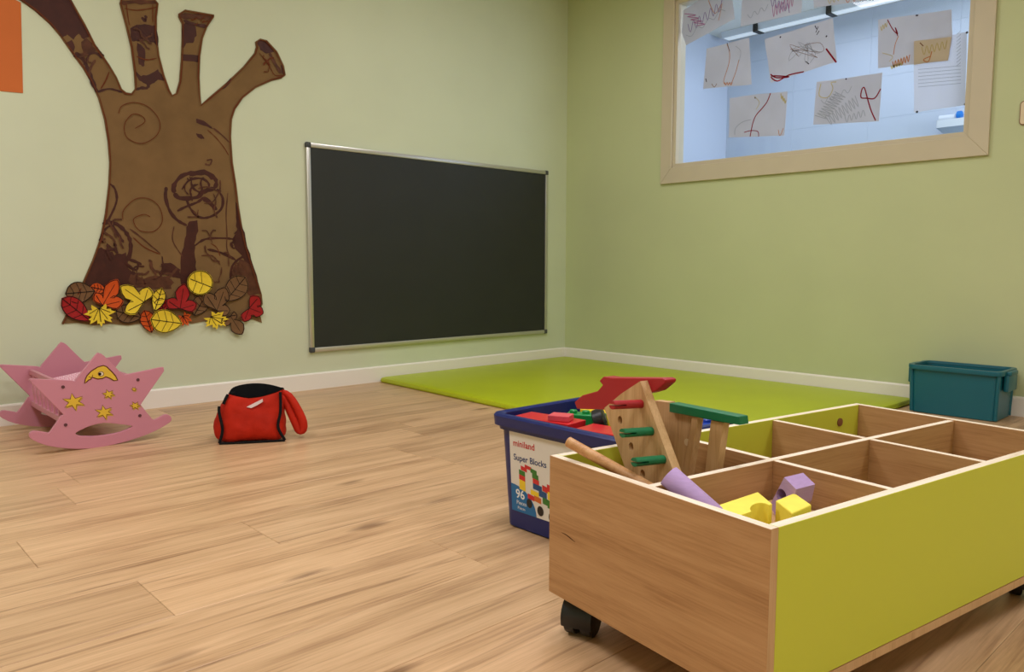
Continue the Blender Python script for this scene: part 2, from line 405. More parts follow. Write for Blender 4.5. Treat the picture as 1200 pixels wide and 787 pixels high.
# ------------------------------------------------------------------ room beyond the window
NX, NY1, NY0, NZ = 1.75, -0.30, -4.2, 2.70
b = MB(); b.box((NX, NY0, 0.0), (NX+0.1, NY1, NZ), TILE); nw = struct(b.build('wall_far'), 'white tiled wall of the next room', 'wall')
b = MB(); b.box((0.1, NY1, 0.0), (NX+0.1, NY1+0.1, NZ), TILE); struct(b.build('wall_next_left'), 'white side wall of the next room', 'wall')
b = MB(); b.box((0.1, NY0-0.1, 0.0), (NX+0.1, NY0, NZ), TILE); struct(b.build('wall_next_right'), 'white wall of the next room', 'wall')
b = MB(); b.box((0.1, NY0-0.1, -0.06), (NX+0.1, NY1+0.1, 0.0), TILE); struct(b.build('floor_next'), 'pale floor of the next room', 'floor')
b = MB(); b.box((0.1, NY0-0.1, NZ), (NX+0.1, NY1+0.1, NZ+0.1), CEILM); struct(b.build('ceiling_next'), 'white ceiling of the next room', 'ceiling')
TW, TH = 0.62, 0.31
zt_ = 0.31*3
sh = None
while zt_ < NZ-0.02:
    yy = NY1
    while yy > NY0+0.02:
        ya = max(yy-TW, NY0); z1 = min(zt_+TH, NZ)
        key = (round(yy-ya, 3), round(z1-zt_, 3))
        if key not in cache:
            hy, hz = (yy-ya)/2-0.0007, (z1-zt_)/2-0.0007
            b = MB(); b.loft([[Vector((x, sy*(hy-i), sz*(hz-i))) for sy, sz in ((-1,-1),(1,-1),(1,1),(-1,1))] for i, x in ((0, 0), (0, -0.0012), (0.001, -0.002))], TILE)
            o = b.build('tile', nw); cache[key] = o.data
        else:
            o = bpy.data.objects.new('tile', cache[key]); COL.objects.link(o); o.parent = nw
        o.location = (NX, (yy+ya)/2, (zt_+z1)/2)
        yy -= TW
    zt_ += TH
# linear ceiling lamp with black clips in the next room
t = tag(empty('linear_lamp', (1.52, -1.7, NZ)), 'long white ceiling lamp with black clips seen through the window', 'lamp')
b = MB(); b.loft([[Vector((x, y_, z)) for x, z in ((-0.06, 0), (0.06, 0), (0.045, -0.05), (-0.045, -0.05))] for y_ in (-1.3, 1.3)], WHITEP); b.build('lamp_body', t, bevel=0.004)
b = MB(); b.box((-0.04, -1.28, -0.054), (0.04, 1.28, -0.0505), emit_mat('cool_lamp_lens', (0.8, 0.92, 1.0), 0.35)); b.build('lamp_lens', t)
for y_ in (0.98, 0.37, -0.25, -0.9):
    b = MB(); b.box((-0.056, y_-0.02, -0.062), (0.05, y_+0.02, -0.0545), BLACKP); b.box((-0.066, y_-0.02, -0.062), (-0.056, y_+0.02, -0.002), BLACKP); b.build('clip', t, bevel=0.002)
# shelf with white box and blue ball
c0 = hit(1095, 142, 0, NX-0.16)
t = tag(empty('wall_dispenser', (NX, c0.y-0.16, c0.z-0.07)), 'white wall dispenser with grey underside on the far tiled wall', 'dispenser')
b = MB(); b.loft([rrect(-0.085, 0, 0.08, 0.15, 0.015, z) for z in (0.02, 0.072)], WHITEP); b.build('housing', t, smooth=True)
b = MB(); b.loft([rrect(-0.07, 0, 0.06, 0.11, 0.012, -0.02), rrect(-0.085, 0, 0.078, 0.148, 0.015, 0.0199)], mat('pale_grey_plastic', (170, 182, 200), 0.5)); b.build('underside', t, smooth=True)
t2 = tag(empty('plastic_bottle', (NX-0.09, c0.y-0.09, c0.z+0.002)), 'small white bottle with a round blue cap lying on the dispenser', 'bottle')
b = MB(); b.tube([(0, 0.085, 0.022), (0, 0.08, 0.022), (0, -0.02, 0.022), (0, -0.03, 0.022)], [0.012, 0.022, 0.022, 0.014], WHITEP, 16); b.build('bottle_body', t2, smooth=True)
b = MB(); b.tube([(0, -0.031, 0.03), (0, -0.036, 0.03), (0, -0.062, 0.03), (0, -0.068, 0.03)], [0.02, 0.030, 0.030, 0.022], mat('sky_blue_plastic', (20, 120, 205), 0.4), 18); b.build('cap', t2, smooth=True)

# ------------------------------------------------------------------ chalkboard
BX0, BX1, BZ0, BZ1 = -2.205, -0.221, 0.223, 1.437
t = tag(empty('chalkboard', (BX0, 0, BZ0)), 'large dark chalkboard with a slim aluminium frame on the green wall', 'chalkboard')
W_, H_ = BX1-BX0, BZ1-BZ0
b = MB(); b.box((0.012, -0.016, 0.012), (W_-0.012, -0.004, H_-0.012), BOARD); b.build('writing_surface', t)
for lo, hi in (((0.02, -0.022, 0), (W_-0.02, -0.001, 0.026)), ((0.02, -0.022, H_-0.026), (W_-0.02, -0.001, H_)), ((0, -0.022, 0.02), (0.026, -0.001, H_-0.02)), ((W_-0.026, -0.022, 0.02), (W_, -0.001, H_-0.02))):
    b = MB(); b.box(lo, hi, ALU); b.build('frame_bar', t, bevel=0.004, smooth=True)
for cx, cz in ((0, 0), (W_, 0), (0, H_), (W_, H_)):
    sx = 1 if cx == 0 else -1; sz = 1 if cz == 0 else -1
    b = MB(); x0, x1 = sorted((cx-sx*0.003, cx+sx*0.031)); z0, z1 = sorted((cz-sz*0.003, cz+sz*0.031))
    b.box((x0, -0.025, z0), (x1, -0.0005, z1), GREYP); b.build('corner_cap', t, bevel=0.008, seg=3, smooth=True)

# ------------------------------------------------------------------ floor mat
t = MB()
mc = [(-1.735, -0.022), (-0.022, -0.022), (-0.022, -2.60), (-1.822, -2.60)]
def inset(poly, d):
    c = Vector((sum(q[0] for q in poly)/4, sum(q[1] for q in poly)/4)); out = []
    for q in poly:
        v = Vector(q); out.append(Vector((v.x+(d if v.x < c.x else -d), v.y+(d if v.y < c.y else -d))))
    return out
def rpoly(poly, r, z, seg=5):
    out = []; n = len(poly)
    for i in range(n):
        p0, p1, p2 = Vector(poly[i-1]), Vector(poly[i]), Vector(poly[(i+1) % n])
        a = p1+(p0-p1).normalized()*r; c = p1+(p2-p1).normalized()*r
        for k in range(seg+1):
            s = k/seg; q = a*(1-s)**2+p1*2*s*(1-s)+c*s*s; out.append(Vector((q.x, q.y, z)))
    return out
prof = [(0.012, 0.0), (0.003, 0.002), (0.0, 0.009), (0.0015, 0.014), (0.001, 0.020), (0.006, 0.028), (0.018, 0.032), (0.06, 0.034)]
t.loft([rpoly(inset(mc, d), 0.03, z) for d, z in prof], MATG)
o = tag(empty('floor_mat', (-0.9, -1.3, 0)), 'large lime green padded play mat in the corner below the chalkboard', 'mat')
m_ = t.build('mat_pad', o, smooth=True); m_.location = (0.9, 1.3, 0)
b = MB(); ring = rpoly(inset(mc, -0.0008), 0.03, 0.0115)
b.tube(ring+[ring[0]], 0.0018, MATG, 6, cap=False); s_ = b.build('seam', o, smooth=True); s_.location = (0.9, 1.3, 0)
b = MB(); b.box((-1.58, -0.20, 0.0338), (-1.50, -0.17, 0.0346), mat('pale_tag', (198, 212, 90), 0.6)); s_ = b.build('label_tag', o); s_.location = (0.9, 1.3, 0)

# ------------------------------------------------------------------ orange sheet on the wall
b = MB(); P = [hit(u, v, 1, -0.003) for u, v in ((-40, 104), (0, 106.5), (27, 109), (26, 70), (24.5, 3), (10, -4.5), (-12, -18), (-40, -18))]
o = P[0].copy(); b.prism([q-o for q in P], (0, 0.002, 0), ORANGEP); x = b.build('orange_card_sheet'); x.location = o
tag(x, 'plain orange card sheet on the wall beside the paper tree', 'sheet')

# ------------------------------------------------------------------ paper tree
TB = hit(190, 378, 1, -0.001)
tree = tag(empty('paper_tree', (TB.x, 0, TB.z)), 'brown painted paper tree trunk with four branches and autumn leaves', 'wall decoration')
T0 = Vector((TB.x, 0, TB.z))
def tp(u, v, d): return hit(u, v, 1, -d)-T0
trunk_px = [(72,379),(84,355),(97,330),(108,305),(117,280),(123,250),(127,215),(128,190),(126,165),(122,140),(115,115),(107,97),(97,80),(86,65),(70,42),(58,28),(40,12),(23,0),(-4,-17),(12,-52),(64,-34),
 (84,0),(100,28),(112,52),(128,75),(137,90),(143,104),(148,108),(154,109),(158,104),(157,85),(153,55),(147,30),(140,4),(142,-3),(160,-6),(180,-3),(186,4),(184,20),(184,40),(187,65),(193,88),(199,105),(202,111),(206,109),
 (210,95),(212,70),(213,45),(213,28),(209,20),(209,16),(217,11),(251,17),(251,20),(243,32),(238,45),(235,65),(234,90),(235,110),(236,122),(246,113),(265,97),(285,78),(298,62),(300,55),(299,49),(305,45),(313,47),(325,60),(333,77),(335,88),(330,92),(318,95),(300,103),(285,115),(276,128),(272,140),(271,160),(273,190),(277,215),(280,240),(284,265),(290,290),(298,315),(307,345),(308,356),(304,364),(307,378),(296,374),(285,376),(270,374),(255,378),(240,376),(225,379),(210,378),(190,381),(170,378),(150,381),(130,379),(110,381),(90,378)]
b = MB(); b.prism([tp(u, v, 0.005) for u, v in trunk_px], (0, 0.004, 0), KRAFT); trunk = b.build('trunk', tree)
NW = (0, -1, 0)
def smooth_px(pts, n=4, closed=False):
    out = []; N = len(pts)
    for i in range(N if closed else N-1):
        p0 = pts[i-1] if (i > 0 or closed) else pts[0]; p1 = pts[i]; p2 = pts[(i+1) % N]; p3 = pts[(i+2) % N] if (i+2 < N or closed) else pts[-1]
        for k in range(n):
            s = k/n
            out.append(tuple(0.5*((2*p1[a])+(-p0[a]+p2[a])*s+(2*p0[a]-5*p1[a]+4*p2[a]-p3[a])*s*s+(-p0[a]+3*p1[a]-3*p2[a]+p3[a])*s**3) for a in (0, 1)))
    if not closed: out.append(pts[-1])
    return out
PXM = 0.00423   # metres per pixel on this stretch of wall
LAY = [0.0054]
def stroke(pts, wpx, m=DPAINT, name='paint_stroke', jitter=0.35, n=4):
    LAY[0] += 0.00004
    q = smooth_px(pts, n); b = MB(); R = random.Random(len(pts)*31+int(pts[0][0]))
    ws = [wpx*PXM*(1+jitter*(R.random()-0.5)*2) for _ in q]; ws[0] *= 0.5; ws[-1] *= 0.4
    b.ribbon([tp(u, v, LAY[0]) for u, v in q], ws, NW, m); return b.build(name, trunk, recalc=False)
def blot(pts, m=DPAINT, rough=1.0, name='paint_patch', n=3):
    LAY[0] += 0.00004
    R = random.Random(int(pts[0][0]*7+pts[0][1])); q = []
    for i in range(len(pts)):
        p0, p1 = pts[i], pts[(i+1) % len(pts)]
        for k in range(n):
            s = k/n; q.append((p0[0]*(1-s)+p1[0]*s+(R.random()-0.5)*2*rough, p0[1]*(1-s)+p1[1]*s+(R.random()-0.5)*2*rough))
    b = MB(); b.add([tp(u, v, LAY[0]) for u, v in q], [tuple(range(len(q)))], m); return b.build(name, trunk, recalc=False)
inner = [(u*0.985+190*0.015, v) for u, v in trunk_px]
blot([(-2,-17),(13,-50),(63,-33),(83,0),(99,28),(106,41),(98,46),(92,40),(86,46),(79,41),(73,44),(69,40),(58,27),(41,12),(24,0)], rough=0.8)
blot([(77,50),(84,47),(88,55),(86,64)], rough=0.5); blot([(95,50),(101,44),(108,50),(112,60),(104,66),(98,62)], DPAINT2, 1.0)
blot([(99,331),(109,305),(115,290),(125,292),(135,298),(148,296),(151,305),(150,315),(158,318),(165,327),(160,334),(130,336),(100,336)], rough=1.3)
blot([(153,33),(156,30),(170,29),(183,30),(184,40),(186,54),(180,50),(170,47),(161,49),(154,48)], rough=1.0)
blot([(161,50),(166,52),(170,60),(170,72),(168,78),(163,75),(161,64)], rough=0.8)
blot([(158,82),(165,89),(175,87),(185,81),(189,88),(194,95),(185,94),(178,98),(174,102),(170,98),(163,94)], rough=0.7)
stroke([(159,105),(166,103),(172,103),(175,99)], 3.0); stroke([(166,20),(170,24),(171,18)], 3.5)
blot([(214,28),(219,27),(230,31),(230,42),(226,50),(218,51),(215,57),(213,56)], rough=0.7)
blot([(213,63),(234,65),(233,73),(213,71)], rough=0.4)
blot([(257,106),(263,100),(271,91),(270,97),(264,103)], rough=0.4)
blot([(301,50),(305,46),(313,48),(321,60),(312,63),(305,58)], rough=0.6)
blot([(218,266),(222,259),(231,258),(232,270),(228,285),(229,300),(230,318),(227,336),(212,336),(211,315),(213,295),(217,280)], rough=0.8)
blot([(189,309),(200,308),(211,315),(212,326),(200,323),(189,319)], rough=0.9)
blot([(276,236),(279,240),(284,265),(290,290),(297,313),(291,311),(283,300),(275,290),(273,280),(278,270),(276,255)], rough=1.0)
blot([(230,139),(238,141),(246,147),(251,152),(244,149),(236,146),(230,144)], rough=0.4)
blot([(230,156),(236,157),(240,162),(236,163),(231,160)], rough=0.4)
blot([(152,322),(170,326),(186,322),(205,330),(200,338),(150,338)], DPAINT2, 1.6)
blot([(283,302),(297,314),(305,344),(296,348),(284,340),(270,330),(274,312)], DPAINT2, 1.6)
S_ = stroke
S_([(195,219),(194,231),(199,247),(208,258),(219,264)], 3.6)
S_([(204,226),(204,217),(213,206),(228,202),(243,202),(253,211),(251,220),(238,224),(231,231),(211,232),(204,226)], 4.6)
S_([(213,222),(222,211),(236,209),(245,216),(240,226),(228,222),(224,214)], 2.6); S_([(222,205),(240,203),(250,210)], 5)
S_([(218,231),(223,244),(233,254),(246,254),(259,245),(261,232),(254,221)], 3)
S_([(208,247),(218,242),(231,237),(240,232),(250,240),(254,246)], 3); S_([(238,234),(246,238),(253,246)], 4)
S_([(228,288),(241,280),(264,279),(277,281)], 2.6); S_([(243,292),(259,296),(276,304)], 2.8); S_([(247,285),(254,290),(258,300)], 1.2, MARK)
S_([(267,226),(265,250),(266,275),(266,292),(272,304)], 1.4, DPAINT2); S_([(270,330),(272,312),(282,302),(290,300)], 3); S_([(286,310),(282,322),(290,335),(300,338)], 2.4, DPAINT2)
S_([(128,215),(134,220),(137,231),(135,241),(128,256),(125,262)], 2.8); S_([(120,262),(133,261),(144,268),(152,280),(153,294),(149,306)], 4)
S_([(122,258),(130,262),(138,274),(145,284)], 3); S_([(116,282),(124,268),(134,262)], 2.4); S_([(152,268),(163,276),(176,287),(188,297)], 1.8, DPAINT2); S_([(156,278),(170,290),(188,298)], 1.3, MARK)
S_([(204,265),(202,280),(208,292),(214,300)], 1.2, DPAINT2); S_([(190,300),(192,312),(200,322),(215,326)], 2.2); S_([(150,312),(160,316),(162,308)], 3); S_([(148,303),(158,306),(166,310)], 3.2)
S_([(243,152),(252,160),(262,172),(268,182)], 1.0, MARK); S_([(250,150),(260,158),(269,167)], 2.0, DPAINT2); S_([(242,188),(248,187),(246,193),(240,192)], 2, DPAINT2)
S_([(88,62),(98,70),(104,84),(110,100),(114,108)], 5); S_([(86,66),(100,64),(112,62),(120,68)], 3); S_([(104,66),(98,76)], 2.5); S_([(112,70),(106,80),(104,92)], 2.4, DPAINT2); S_([(114,108),(128,104),(143,108)], 2.2); S_([(128,84),(124,94),(118,104)], 1.4, MARK)
S_([(112,54),(118,62),(122,66)], 2.2, DPAINT2); S_([(160,66),(172,70),(184,68)], 1.4, MARK)
S_([(146,10),(160,12),(176,10),(184,8)], 1.2, MARK); S_([(142,4),(158,2),(184,3)], 5, DPAINT2); S_([(148,4),(150,20),(152,30)], 1, MARK); S_([(179,5),(179,26)], 1, MARK)
S_([(211,19),(228,19),(248,21)], 6, DPAINT2); S_([(215,24),(230,29),(243,31)], 3.4, DPAINT); S_([(304,62),(316,78),(322,88),(332,88)], 1.2, MARK); S_([(316,62),(322,74),(330,86)], 4, DPAINT2); S_([(330,76),(333,88)], 3)
RS = random.Random(21)
for (cx, cy, rx, ry, n, wd, m) in ((180,318,28,13,8,2.4,DPAINT2),(175,322,30,10,6,1.6,DPAINT),(280,320,8,20,9,2.2,DPAINT2),(275,285,5,20,6,2.0,DPAINT),(236,232,22,22,5,1.8,DPAINT2),(228,222,18,14,4,2.2,DPAINT),(252,300,16,30,7,1.4,DPAINT2),(132,275,12,18,6,1.8,DPAINT2),(140,300,14,14,5,2.4,DPAINT),(168,45,10,14,5,1.8,DPAINT2),(100,64,7,9,6,2.0,DPAINT2),(230,24,14,5,4,1.2,MARK),(318,74,9,10,4,1.4,MARK)):
    for _ in range(n):
        a0 = RS.random()*6.28; q = []
        x_, y_ = cx+(RS.random()*2-1)*rx*0.7, cy+(RS.random()*2-1)*ry*0.7
        for k in range(5):
            q.append((min(max(x_, cx-rx), cx+rx), min(max(y_, cy-ry), cy+ry))); a0 += (RS.random()-0.5)*1.6; x_ += math.cos(a0)*min(rx, ry)*0.45; y_ += math.sin(a0)*min(rx, ry)*0.45
        S_(q, wd*(0.6+0.8*RS.random()), m, 'paint_stroke', 0.4, 3)
sp1 = [(139,133),(143,124),(158,120),(175,126),(187,142),(184,158),(166.5,168),(149,161),(146,146),(155,134),(166.5,136),(169.4,143),(158,150.5)]
sp2 = [(176,254),(169,251),(158,255),(157,261),(164,270),(180,271),(190,260),(187,243),(175,233),(159,233),(145,246),(144,257)]
S_(sp1, 0.9, MARK, 'marker_spiral', 0.1, 6); S_(sp2, 0.9, MARK, 'marker_spiral', 0.1, 6)
# red-brown marker outline, just inside the cut edge
b = MB(); LAY[0] += 0.00005
pl = [Vector((u, v, 0)) for u, v in trunk_px[:87]]; ins = []
for i, q in enumerate(pl):
    t_ = pl[min(i+1, len(pl)-1)]-pl[max(i-1, 0)]; nn = Vector((-t_.y, t_.x, 0)).normalized(); ins.append((q.x+nn.x*1.8, q.y+nn.y*1.8))
b.ribbon([tp(u, v, LAY[0]) for u, v in ins], [PXM*(1.3+0.5*math.sin(i*1.7)) for i in range(len(ins))], NW, MARK); b.build('marker_outline', trunk, recalc=False)

# leaves
def ovate(tip, base, hw, n=9):
    tip = Vector(tip); base = Vector(base); ax = base-tip; sd = Vector((-ax.y, ax.x)).normalized(); pts = []
    f = lambda s: hw*(math.sin(math.pi*s**0.8)**0.75)
    up = [tip+ax*(k/n)+sd*f(k/n) for k in range(n+1)]; dn = [tip+ax*(k/n)-sd*f(k/n) for k in range(n-1, 0, -1)]
    veins = [[tip+ax*0.03, tip+ax*0.97]]
    for s in (0.3, 0.52, 0.72):
        for sg in (1, -1): veins.append([tip+ax*s, tip+ax*(s-0.12)+sd*sg*f(s-0.1)*0.85])
    return up+dn, veins
def trefoil(base, lobes, hws):
    base = Vector(base); cen = base+sum(((Vector(l)-base) for l in lobes), Vector((0,0)))*0.05
    import functools
    ls = sorted([(math.atan2(l[1]-base.y, l[0]-base.x), Vector(l), h) for l, h in zip(lobes, hws)], key=lambda q: q[0])
    # start after the widest gap so that the outline runs round the base once
    gaps = [((ls[(i+1) % len(ls)][0]-ls[i][0]) % (2*math.pi), i) for i in range(len(ls))]; g = max(gaps)[1]
    ls = ls[g+1:]+ls[:g+1]; pts = [base]; veins = []
    for (a, l, h) in ls:
        ax = l-base; sd = Vector((-ax.y, ax.x)).normalized()
        for s, o in ((0.42, -0.8), (0.62, -1.0), (0.82, -0.72), (0.95, -0.3), (1.0, 0), (0.95, 0.3), (0.82, 0.72), (0.62, 1.0), (0.42, 0.8)): pts.append(base+ax*s+sd*o*h)
        veins.append([base, base+ax*0.8])
    return pts, veins
def maple(cen, r, rot, sq=1.0):
    cen = Vector(cen); pts = []; veins = []
    prof = [(0, 1.0), (9, 0.72), (16, 0.80), (24, 0.5), (33, 0.72), (42, 0.98), (50, 0.74), (60, 0.82), (68, 0.52), (80, 0.66), (92, 0.96), (102, 0.7), (112, 0.74), (124, 0.5), (136, 0.66), (148, 0.8), (160, 0.45), (172, 0.3)]
    full = prof+[(360-a, q) for a, q in prof[:0:-1]]
    for a, q in full:
        th = math.radians(a+rot); pts.append(cen+Vector((math.cos(th)*r*q, math.sin(th)*r*q*sq)))
    st = cen+Vector((math.cos(math.radians(rot+180)), math.sin(math.radians(rot+180))*sq))*r*0.4
    for a in (0, 42, 92, -42, -92): veins.append([st, cen+Vector((math.cos(math.radians(a+rot)), math.sin(math.radians(a+rot))*sq))*r*0.62])
    return pts, veins
def rnd(cen, r):
    cen = Vector(cen); pts = [cen+Vector((math.cos(a*math.pi/9)*r*1.05, math.sin(a*math.pi/9)*r)) for a in range(18)]
    v = [[cen+Vector((-r*0.8, -r*0.3)), cen+Vector((r, r*0.4))]]
    for s in (-0.4, 0.15): v += [[cen+Vector((r*s, r*s*0.4-r*0.05)), cen+Vector((r*s-1, -r*0.85))], [cen+Vector((r*s+2, r*s*0.4)), cen+Vector((r*s-3, r*0.8))]]
    return pts, v
def leaf(shape, colour, d, label, outline=True, curl=0.010):
    pts, veins = shape
    c = sum(pts, Vector((0, 0)))/len(pts); R = max((q-c).length for q in pts)
    def P(q, lift=0.0): return tp(q.x, q.y, d+lift+curl*((q-c).length/R)**2)
    b = MB(); n = len(pts); m = LEAFM[colour]
    mid = [c+(q-c)*0.55 for q in pts]
    b.add([P(c)]+[P(q) for q in mid]+[P(q) for q in pts]+[P(q)+Vector((0, 0.0012, 0)) for q in pts],
          [(0, 1+i, 1+(i+1) % n) for i in range(n)]+[(1+i, 1+n+i, 1+n+(i+1) % n, 1+(i+1) % n) for i in range(n)]+[(1+n+i, 1+2*n+i, 1+2*n+(i+1) % n, 1+n+(i+1) % n) for i in range(n)], m)
    lf = part(b.build('leaf', tree, recalc=False), label)
    b = MB()
    for i, vn in enumerate(veins):
        a, e = vn; q = [a.lerp(e, s) for s in (0, 0.33, 0.66, 1)]
        b.ribbon([P(x, 0.0012) for x in q], PXM*(0.9 if i == 0 else 0.6), NW, BLKM)
    b.build('vein', lf, recalc=False)
    if outline:
        b = MB(); b.ribbon([P(c+(q-c)*0.95, 0.0012) for q in pts], PXM*0.9, NW, BLKM, closed=True); b.build('marker_outline', lf, recalc=False)
    return lf
leaf(ovate((76,344),(112,341),13), 'brown', 0.010, 'brown ovate paper leaf')
leaf(ovate((135,364),(166,372),11), 'brown', 0.009, 'brown ovate paper leaf')
leaf(ovate((241,346),(227,370),10), 'brown', 0.009, 'brown ovate paper leaf')
leaf(ovate((288,324),(264,353),13), 'brown', 0.010, 'brown ovate paper leaf')
leaf(ovate((72,349),(106,376),12), 'red', 0.015, 'dark red ovate paper leaf')
leaf(ovate((169,363),(178,390),9), 'orange', 0.012, 'orange ovate paper leaf')
leaf(ovate((186,349),(193,366),9), 'red', 0.010, 'dark red ovate paper leaf')
leaf(maple((216,373),10,60), 'orange', 0.012, 'small orange maple paper leaf', False)
leaf(ovate((106,336),(124,340),6), 'orange', 0.009, 'orange ovate paper leaf', False)
leaf(trefoil((120,358),[(138,327),(145,352),(111,343)],[9.5,8,6]), 'orange', 0.017, 'orange three-lobed paper leaf')
leaf(trefoil((169,354),[(141,335),(174,336),(146,366)],[9,8.5,8]), 'yellow', 0.022, 'yellow three-lobed paper leaf')
leaf(ovate((190,337),(181,365),8), 'yellow', 0.018, 'yellow folded paper leaf')
leaf(trefoil((211,362),[(216,332),(231,356),(195,351)],[9,7.5,7.5]), 'red', 0.019, 'dark red three-lobed paper leaf')
leaf(trefoil((254,364),[(240,343),(264,336),(270,364)],[8.5,9.5,7]), 'brown', 0.016, 'brown three-lobed paper leaf')
leaf(trefoil((270,370),[(261,381),(284,392),(278,369)],[6,8.5,5]), 'brown', 0.020, 'brown three-lobed paper leaf')
leaf(trefoil((292,361),[(304,347),(286,377),(309,367)],[8.5,6.5,7.5]), 'red', 0.018, 'dark red three-lobed paper leaf')
leaf(maple((117,367),20,84,0.8), 'yellow', 0.026, 'yellow maple paper leaf', False)
leaf(ovate((176,374),(214,379),14), 'yellow', 0.024, 'yellow ovate paper leaf')
leaf(rnd((234.5,331),14.5), 'yellow', 0.021, 'yellow round paper leaf')
leaf(maple((252,374),17,40,0.72), 'yellow', 0.023, 'yellow crumpled maple paper leaf', False)

# ------------------------------------------------------------------ children's drawings on the glass
PX0 = GX-0.0035
def strokes_on(parent, org, lines, x, name='crayon_line'):
    for (pts, wpx, m) in lines:
        b = MB(); b.ribbon([hit(u, v, 0, x)-org for u, v in smooth_px(pts, 4)], wpx*0.0048, (-1, 0, 0), m); b.build(name, parent, recalc=False)
CR = {k: paper_mat('crayon_'+k, c, 0.5, 0.01) for k, c in dict(red=(160, 44, 56), pink=(196, 130, 170), yellow=(214, 200, 140), grey=(176, 180, 184), orange=(214, 150, 100), dark=(70, 60, 70), brown=(150, 110, 80), violet=(150, 120, 170)).items()}
def scrib(cx, cy, rx, ry, n, seed, wob=0.5):
    R = random.Random(seed); return [(cx+rx*(R.random()*2-1), cy+ry*(R.random()*2-1)) for _ in range(n)]
def zig(x0, y0, x1, y1, amp, n, dx=0, dy=1):
    return [(x0+(x1-x0)*i/n+(amp if i % 2 else -amp)*dx, y0+(y1-y0)*i/n+(amp if i % 2 else -amp)*dy) for i in range(n+1)]
def sheet(px, label, lines, mt=PAPER, x=PX0, name='drawing', sag=0.004, cat='drawing', wavy=0.6):
    R = random.Random(int(px[0][0])); out = []
    for i in range(len(px)):
        p0, p1 = px[i], px[(i+1) % len(px)]
        for k in range(4):
            s = k/4; j = wavy if k else 0; out.append((p0[0]*(1-s)+p1[0]*s+(R.random()-0.5)*j, p0[1]*(1-s)+p1[1]*s+(R.random()-0.5)*j))
    org = hit(px[0][0], px[0][1], 0, x); b = MB()
    b.prism([hit(u, v, 0, x)-org for u, v in out], (0.0006, 0, 0), mt); o = b.build(name); o.location = org
    tag(o, label, cat, 'sheets stuck on the window glass'); strokes_on(o, org, lines, x-0.0006); return o
sheet([(801,12),(820,0),(832,-14),(857,-12),(861,22),(804,53),(799,38)], "child's drawing with purple and pink scribbles next to the window corner bead",
      [(zig(806,34,846,6,6,12), 0.8, CR['violet']), (zig(808,16,822,30,6,8,1,0), 1.0, CR['pink']), (zig(804,44,850,10,3,7), 0.7, CR['grey']), ([(830,0),(838,16),(846,4),(842,24)], 0.8, CR['orange'])])
sheet([(870,-14),(942,-20),(939,15),(868,31)], "child's drawing with dense pink hatching, cut by a torn slanted lower edge",
      [(zig(905,14,930,0,7,14), 0.8, CR['pink']), (zig(876,20,900,8,3,6), 0.7, CR['grey']), (zig(903,2,925,10,5,9), 0.8, CR['violet'])])
sheet([(952,-18),(1030,-26),(1034,-2),(954,9)], "child's drawing with a yellow patch above the sheet of fine pencil loops", [(zig(970,2,990,-4,3,8), 0.8, CR['yellow']), (zig(990,0,1020,-6,4,8), 0.8, CR['orange'])])
sheet([(828,57),(878,44),(881,99),(824,104)], "almost square child's drawing with two long orange lines", 
      [([(852,52),(855,62),(854,75),(848,95),(851,99)], 0.9, CR['orange']), ([(866,70),(862,85),(857,98)], 0.9, CR['orange']), (zig(849,98,858,98,1.5,6), 1.2, CR['orange']), ([(852,50),(855,60)], 0.8, CR['dark']), ([(827,92),(828,96)], 1.2, CR['dark']), ([(834,98),(837,102),(840,98)], 0.8, CR['brown']), ([(866,72),(868,60),(862,54)], 0.6, CR['grey'])])
sheet([(896,46),(976,21),(981,72),(903,97)], "large tilted child's drawing with fine pencil loops and a red streak", 
      [([(903,87),(910,91),(925,90),(904,89),(911,95),(924,88),(942,84)], 1.6, CR['red']), ([(968,57),(974,65),(980,73)], 2.0, CR['red']), (scrib(942,62,18,14,16,3), 0.6, CR['grey']), (scrib(945,58,20,10,10,5), 0.5, CR['brown']), ([(955,30),(957,34)], 1, CR['dark']), ([(956,38),(959,31)], 0.8, CR['dark']), ([(957,41),(960,36)], 0.9, CR['dark']), ([(928,60),(936,59)], 0.8, CR['dark']), ([(914,43),(915,44)], 2, CR['dark']), ([(968,42),(969,43)], 2, CR['dark']), ([(944,72),(948,75)], 1.2, CR['dark'])])
o = sheet([(1029,23),(1115,11),(1116,44),(1111,71),(1029,80)], "child's drawing with yellow and orange scribbles and a taped smaller sheet", 
      [([(1040,23),(1046,34),(1052,40),(1049,32),(1052,42)], 1.0, CR['red']), ([(1053,42),(1049,52),(1047,64)], 0.8, CR['orange']), (zig(1046,76,1066,68,4,12), 1.0, CR['orange']), (zig(1044,79,1058,74,2,10), 1.2, CR['yellow']), (zig(1032,34,1040,28,3,6), 0.8, CR['yellow']), ([(1034,62),(1046,66),(1042,72)], 0.7, CR['yellow']), ([(1073,18),(1076,18)], 1.5, CR['dark'])])
b = MB(); q = [hit(u, v, 0, PX0-0.0012)-o.location for u, v in ((1071,48),(1090,46),(1115,43),(1111,71),(1090,73),(1071,76))]; b.prism(q, (0.0005, 0, 0), paper_mat('tan_paper', (226, 214, 192), 0.4)); b.build('taped_sheet', o)
strokes_on(o, o.location, [(zig(1080,60,1110,52,5,10), 0.8, CR['yellow']), ([(1092,60),(1088,72),(1082,70),(1090,66)], 1.0, CR['orange']), ([(1078,50),(1082,54)], 1, CR['brown'])], PX0-0.0018)
